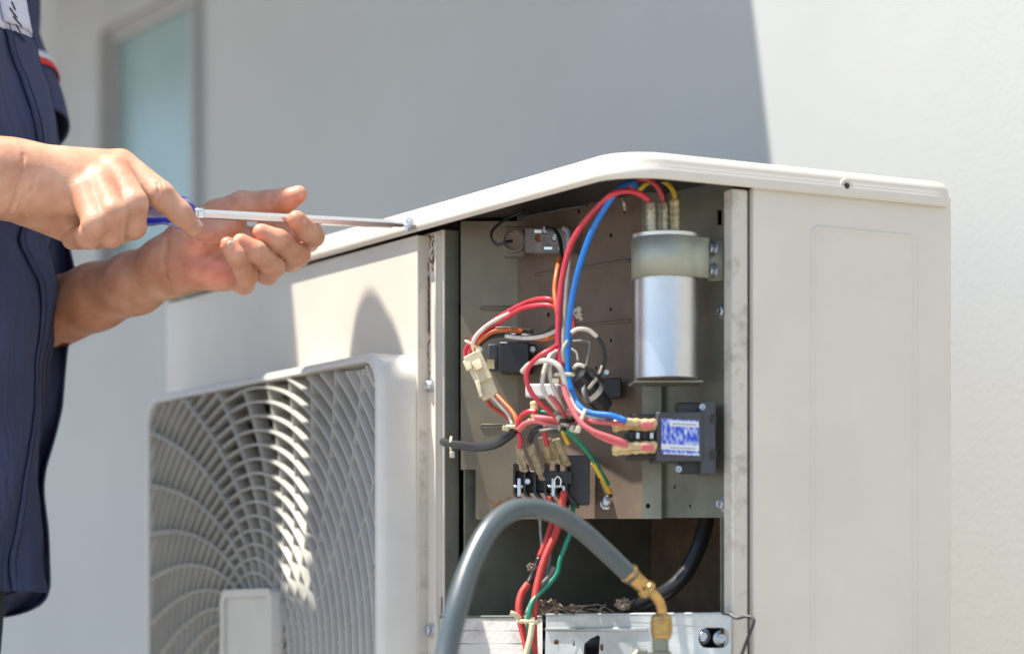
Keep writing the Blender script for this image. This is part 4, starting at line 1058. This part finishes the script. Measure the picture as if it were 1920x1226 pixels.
for (pos, fc), tg in parts_:
    o0 = len(vs); fs += [tuple(int(i)+o0 for i in f) for f in fc]
    vs += [tuple(p) for p in pos]
    T = np.ones((len(pos), 3))
    def blob(c, r, col, T=T, pos=pos):
        d = np.sqrt(((pos-np.array(c))**2).sum(1)); w_ = np.exp(-(d/r)**2)[:, None]; T *= 1-w_*(1-np.array(col))
    if tg == 'L':
        for c in ((440,445,2.22),(400,470,2.23),(360,490,2.225),(400,520,2.22)): blob(Wp(c), .026, (1.14,.98,1.0))
        for k in LF: blob(Wp(LF[k][-1][:3]), .009, (1.15,.86,.82)); blob(Wp(LF[k][2][:3]), .010, (.93,.86,.80))
        blob(Wp((550,375,2.235)), .016, (1.2,.84,.80)); blob(Wp((310,510,2.235)), .016, (.78,.70,.66))
        blob(Wp((170,600,2.33)), .05, (.94,.84,.76)); blob(Wp((100,590,2.33)), .05, (.94,.84,.76))
    if tg == 'R':
        for c in ((221,318,2.11),(192,342,2.10),(168,366,2.095),(236,300,2.13),(310,360,2.115)): blob(Wp(c), .008, (1.12,.84,.82))
        for c in ((120,440,2.10),(60,425,2.10)): blob(Wp(c), .014, (.86,.76,.70))
        for c in ((80,300,2.08),(130,330,2.08)): blob(Wp(c), .03, (1.12,1.14,1.18))
    tint.append(T)
mb = MB(); mb.v = vs; mb.f = fs; mb.m = [0]*len(fs)
bo = obj('body', mb, 'skin', pe, smooth=True)
ca = bo.data.color_attributes.new('tint', 'FLOAT_COLOR', 'POINT')
T = np.concatenate(tint); ca.data.foreach_set('color', np.concatenate([T, np.ones((len(T),1))], 1).astype(np.float32).ravel())
sm = bo.modifiers.new('smooth', 'SMOOTH'); sm.factor = .5; sm.iterations = 6
# nails
def nail(c, nrm, along, w_, l_):
    nrm = Vector(nrm).normalized(); al = Vector(along); al = (al-nrm*al.dot(nrm)).normalized(); si = nrm.cross(al); mb = MB(); N = 9; vs = []; fs = []
    for i in range(N):
        for j in range(N):
            a, b = -1+2*i/(N-1), -1+2*j/(N-1)
            x = a*sqrt(max(0,1-b*b/2)); y = b*sqrt(max(0,1-a*a/2))
            vs.append(Vector(c)+si*x*w_+al*y*l_-nrm*(x*x*w_*.42+y*y*l_*.10))
    for i in range(N-1):
        for j in range(N-1): q = i*N+j; fs.append((q, q+N, q+N+1, q+1))
    mb.add(vs, fs); o_ = obj('fingernail', mb, 'skinnail', bo, smooth=True); s_ = o_.modifiers.new('t', 'SOLIDIFY'); s_.thickness = .0006
    return o_
def tipnail(pts, off, toward, w_=.0048, l_=.0058, back=.3):
    a, b = Vector(Wp(pts[-1][:3])), Vector(Wp(pts[-2][:3])); al = (a-b).normalized(); n_ = Vector(toward); n_ = (n_-al*n_.dot(al)).normalized()
    c = a+(b-a)*back+n_*(R_(pts[-1][3]*(1-back)+pts[-2][3]*back, 2.2)+off); nail(c, n_, al, w_, l_)
tipnail(LF['little'], -.0006, (.35,-1,.25), .0042, .005); tipnail(LF['index'], -.0006, (.55,-1,.1), .0044, .0052)
tipnail(LF['middle'], -.001, (.5,.1,1), .0042, .005); tipnail(LF['ring'], -.001, (.5,.1,1), .0042, .005)
tipnail(RF['index'], -.0006, (.9,-.35,.55), .0042, .0058, .15)
tipnail(thumbL, -.0008, (.25,.6,.75), .0055, .0065, .15)
hair = MB(); HC0 = B(.08,-.105,.85)
def hairf(X):
    Mx = [[VX,VY,0],[UX,UY,0],[0,0,1]]
    d = ellip(X, HC0, (.105,.084,.108), Mx)
    p = (X-np.array(HC0, np.float32)); f = p[...,0]*VX+p[...,1]*VY; z = p[...,2]
    return np.maximum(d, (f*.9-z-.02)*.7)
pos, fc = surf(hairf, *bounds([B(-.06,-.2,.68), B(.25,.1,.99), B(-.06,.1,.7), B(.25,-.2,.7)], .01), .006)
hair.v = [tuple(p) for p in pos]; hair.f = [tuple(int(i) for i in f) for f in fc]; hair.m = [0]*len(fc)
obj('hair', hair, 'hair', pe, smooth=True)

# ---- clothes
def near_edge(py):      # photo column of the shirt front's edge at each row
    t = [(-900,0),(-300,10),(-60,28),(0,36),(50,46),(100,61),(180,84),(240,97),(272,102),(330,104),(400,100),(470,80),(500,90),(560,101),(600,99),(640,94),(700,82),(760,75),(800,68),(850,62),(900,60),(960,66),(1000,70),(1050,70),(1090,76),(1105,80),(1200,82)]
    for (a, x0), (b, x1) in zip(t, t[1:]):
        if py <= b: s = max(0, (py-a)/(b-a)); s = s*s*(3-2*s)*.5+s*.5; return x0+(x1-x0)*s
    return t[-1][1]
def hemz(v_, u_): return (HOR-1104)/F*2.33
NZ, NA = 110, 96
zt, zb_ = .70, .040
def ring(z, av, bu, shift=0, fold=1):
    q = []
    for k in range(NA):
        t = 2*pi*k/NA
        c_, s_ = cos(t), sin(t)
        w_ = 1+fold*((.020*sin(7*t+z*13)+.012*sin(13*t-z*29)+.020*sin(3*t+z*27))*1.0+.012*sin(5*t-z*47)*(.4+.6*abs(s_)))
        v = av*math.copysign(abs(c_)**.85, c_)*w_; u = bu*math.copysign(abs(s_)**.85, s_)*w_
        q.append(L(BV+v+shift, BU+u, z))
    return q
rings = []
for i in range(NZ+1):
    z = zb_+(zt-zb_)*i/NZ
    k = 1 if z < .60 else max(.30, sqrt(max(0, 1-((z-.60)/.11)**2)))
    q = ring(z, .155*k, .212*k if z < .60 else .212*(.35+.65*k))
    pxs = [960+F*p.x/p.y for p in q]; j = max(range(NA), key=lambda a: pxs[a]); p = q[j]
    py = HOR-(p.z-CZ)*F/p.y; want = near_edge(py)
    dx = (want-pxs[j])/F*p.y/VX*.92 if z < .56 else dx*.9
    q = [a+Vector((VX, VY, 0))*dx for a in q]
    rings.append([q, j])
js = [r[1] if r[1] < NA/2 else r[1]-NA for r in rings]
jm = [sum(js[max(0,i-18):i+19])/len(js[max(0,i-18):i+19]) for i in range(len(js))]
for i, r in enumerate(rings): r[1] = jm[i]
mb = MB(); vs = []; fs = []
for q, j in rings: vs += q
for i in range(NZ):
    for k in range(NA): k2 = (k+1) % NA; fs.append((i*NA+k, i*NA+k2, (i+1)*NA+k2, (i+1)*NA+k))
mb.add(vs, fs); shirt = fixn(obj('shirt', mb, 'navy', pe, smooth=True))
s_ = shirt.modifiers.new('cloth', 'SOLIDIFY'); s_.thickness = .0018; s_.offset = 1
# pale yoke over the chest (a panel lying on the navy cloth)
def overlay(z0f, z1f, off, name, m, ks=None, z0=0, z1=1):
    mb = MB(); vs = []; fs = []; rows = [i for i in range(NZ+1) if z0 <= zb_+(zt-zb_)*i/NZ <= z1]; ks = ks or list(range(NA+1))
    for i in rows:
        q, j = rings[i]; cx_ = sum((a for a in q), Vector())/NA
        for k in ks:
            p = q[k % NA]; d = (p-cx_); d.z = 0; vs.append(p+d.normalized()*off)
    n_ = len(ks)
    for i in range(len(rows)-1):
        for k in range(n_-1): fs.append((i*n_+k, i*n_+k+1, (i+1)*n_+k+1, (i+1)*n_+k))
    mb.add(vs, fs); o_ = fixn(obj(name, mb, m, shirt, smooth=True)); s2 = o_.modifiers.new('cloth', 'SOLIDIFY'); s2.thickness = .0012; s2.offset = 0
    return o_
ZY = (HOR-104)/F*2.33
overlay(0, 0, .0026, 'chest_panel', 'whitecloth', z0=ZY, z1=.62)
# placket strip a little to this side of the outline, with seam lines
def ringpt(i, dk, off):
    q, j = rings[i]; kf = j+dk; k0 = math.floor(kf); f = kf-k0; p = q[k0 % NA]*(1-f)+q[(k0+1) % NA]*f
    cx_ = sum((a for a in q), Vector())/NA; d = p-cx_; d.z = 0; return p+d.normalized()*off
# direction on the ring towards the camera's near side
sgn = -1 if ringpt(50,-6,0).y < ringpt(50,6,0).y else 1
def strip(i0, i1, d0, d1, off, name, m, parent, n_=8):
    mb = MB(); vs = []; fs = []
    for i in range(i0, i1+1):
        for c in range(n_): vs.append(ringpt(i, sgn*(d0+(d1-d0)*c/(n_-1)), off))
    for i in range(i1-i0):
        for c in range(n_-1): q = i*n_+c; fs.append((q, q+1, q+n_+1, q+n_))
    mb.add(vs, fs); o_ = fixn(obj(name, mb, m, parent, smooth=True)); s2 = o_.modifiers.new('cloth', 'SOLIDIFY'); s2.thickness = .0022; s2.offset = 0; return o_
iy = next(i for i in range(NZ) if zb_+(zt-zb_)*i/NZ >= ZY)
plk = strip(0, iy, -.6, 6.0, .0042, 'placket', 'navy', shirt)
strip(iy+1, NZ-18, -.6, 6.0, .0048, 'placket', 'whitecloth', shirt)
for dk in (.2, 1.3, 5.4):
    mb = MB(); tube([ringpt(i, sgn*dk, .0055) for i in range(2, NZ-20)], .00045, 5, mb); obj('seam', mb, 'thread', plk)
mb = MB(); ih = next(i for i in range(NZ) if zb_+(zt-zb_)*i/NZ >= (HOR-45)/F*2.3)
for k in range(5):
    tube([ringpt(ih-4+k, sgn*(4.0+.3*sin(k*2.2)), .0066), ringpt(ih-4+k+1, sgn*(4.7+.3*cos(k*2.2)), .0066)], .0006, 6, mb)
obj('buttonhole', mb, 'thread', plk)
# far front of the open shirt: hangs past the near edge
far = [(420,118),(470,131),(500,138),(540,146),(570,147),(600,140),(620,132),(650,126),(700,121),(760,117),(800,108),(840,97),(880,84),(920,80),(960,86),(1000,91),(1050,92),(1090,94),(1106,92),(1122,86),(1136,72),(1148,46),(1155,12)]
mb = MB(); vs = []; fs = []; C_N = 9
for py, xo in far:
    xe = near_edge(min(py,1104))-26 if py < 1108 else -30
    for c in range(C_N):
        t = c/(C_N-1); x = xe+(xo-xe)*(1-(1-t)**1.4); Y = 2.36+.045*sin(t*2.4)+.006*sin(py*.02+t*5)
        vs.append(P(x, py, Y))
for i in range(len(far)-1):
    for c in range(C_N-1): q = i*C_N+c; fs.append((q, q+1, q+C_N+1, q+C_N))
mb.add(vs, fs); fp_ = fixn(obj('shirt_front_flap', mb, 'navy', shirt, smooth=True))
s2 = fp_.modifiers.new('sub', 'SUBSURF'); s2.levels = 2; s2.render_levels = 2
s2 = fp_.modifiers.new('cloth', 'SOLIDIFY'); s2.thickness = .002; s2.offset = 0
mb = MB(); tube(cat([P(xo-1, py, 2.40) for py, xo in far[:-2]], 4), .0011, 6, mb); obj('seam', mb, 'thread', fp_)
# far sleeve (bare arm comes out of it lower down) with red and white trim
slp = cat([Vector(B(-.01,.12,.64)), Vector(P(-90,-60,2.52)), Vector(P(-45,90,2.52)), Vector(P(5,200,2.51)), Vector(P(28,262,2.50))], 8)
mb = MB(); SR = lambda i: .066-.015*(i/(len(slp)-1))
tube(slp, [SR(i) for i in range(len(slp))], 40, mb, caps=False); slv = fixn(obj('sleeve', mb, 'navy', shirt, smooth=True))
s2 = slv.modifiers.new('cloth', 'SOLIDIFY'); s2.thickness = .002; s2.offset = 0
i_ = int(len(slp)*.70)
for m, a in (('redcloth', 0), ('whitecloth', -1)):
    p0 = slp[i_+a-1]; p1 = slp[i_+a]; mb = MB(); rad = SR(i_+a-1)
    tube([p0, p1], [rad+.0035, rad+.0035], 32, mb, caps=False); o_ = fixn(obj('trim_band', mb, m, slv, smooth=True)); s2 = o_.modifiers.new('c', 'SOLIDIFY'); s2.thickness = .001
# near sleeve (out of frame)
a, b = Vector(B(-.03,-.15,.61)), Vector(Wp((-420,350,2.06))); mb = MB()
tube([a+(b-a)*t for t in (0,.2,.4,.6,.75)], [.078,.08,.076,.070,.068], 32, mb, caps=False)
o_ = fixn(obj('sleeve', mb, 'navy', shirt, smooth=True)); s2 = o_.modifiers.new('cloth', 'SOLIDIFY'); s2.thickness = .002
# trousers and shoes
def pf(X):
    d = None
    for s in (-1, 1):
        e = rcone(X, B(.018,s*.085,.04), B(.01,s*.095,-.36), .105, .078); e = smin(e, rcone(X, B(.01,s*.095,-.36), B(.0,s*.10,-.73), .078, .062), .02)
        d = e if d is None else smin(d, e, .02)
    Mx = [[VX,VY,0],[UX,UY,0],[0,0,1]]
    return smin(d, ellip(X, B(-.02,0,.06), (.13,.17,.10), Mx), .04)
pos, fc = surf(pf, *bounds([B(-.18,-.25,-.8), B(.22,.25,.18), B(-.18,.25,0), B(.22,-.25,0)], .02), .009)
mb = MB(); mb.v = [tuple(p) for p in pos]; mb.f = [tuple(int(i) for i in f) for f in fc]; mb.m = [0]*len(fc); obj('trousers', mb, 'pants', pe, smooth=True)
for s in (-1, 1):
    pos, fc = surf(lambda X: smin(rcone(X, B(-.03,s*.10,-.755), B(.15,s*.12,-.77), .045, .036), rcone(X, B(-.02,s*.10,-.69), B(-.02,s*.10,-.75), .05, .045), .02),
                   *bounds([B(-.1,s*.10-.07,-.8), B(.22,s*.10+.08,-.64), B(-.1,s*.10+.07,-.8), B(.22,s*.1-.06,-.64)], .01), .006)
    pos[:,2] = np.maximum(pos[:,2], .002)
    mb = MB(); mb.v = [tuple(p) for p in pos]; mb.f = [tuple(int(i) for i in f) for f in fc]; mb.m = [0]*len(fc); obj('shoe', mb, 'black', pe, smooth=True)
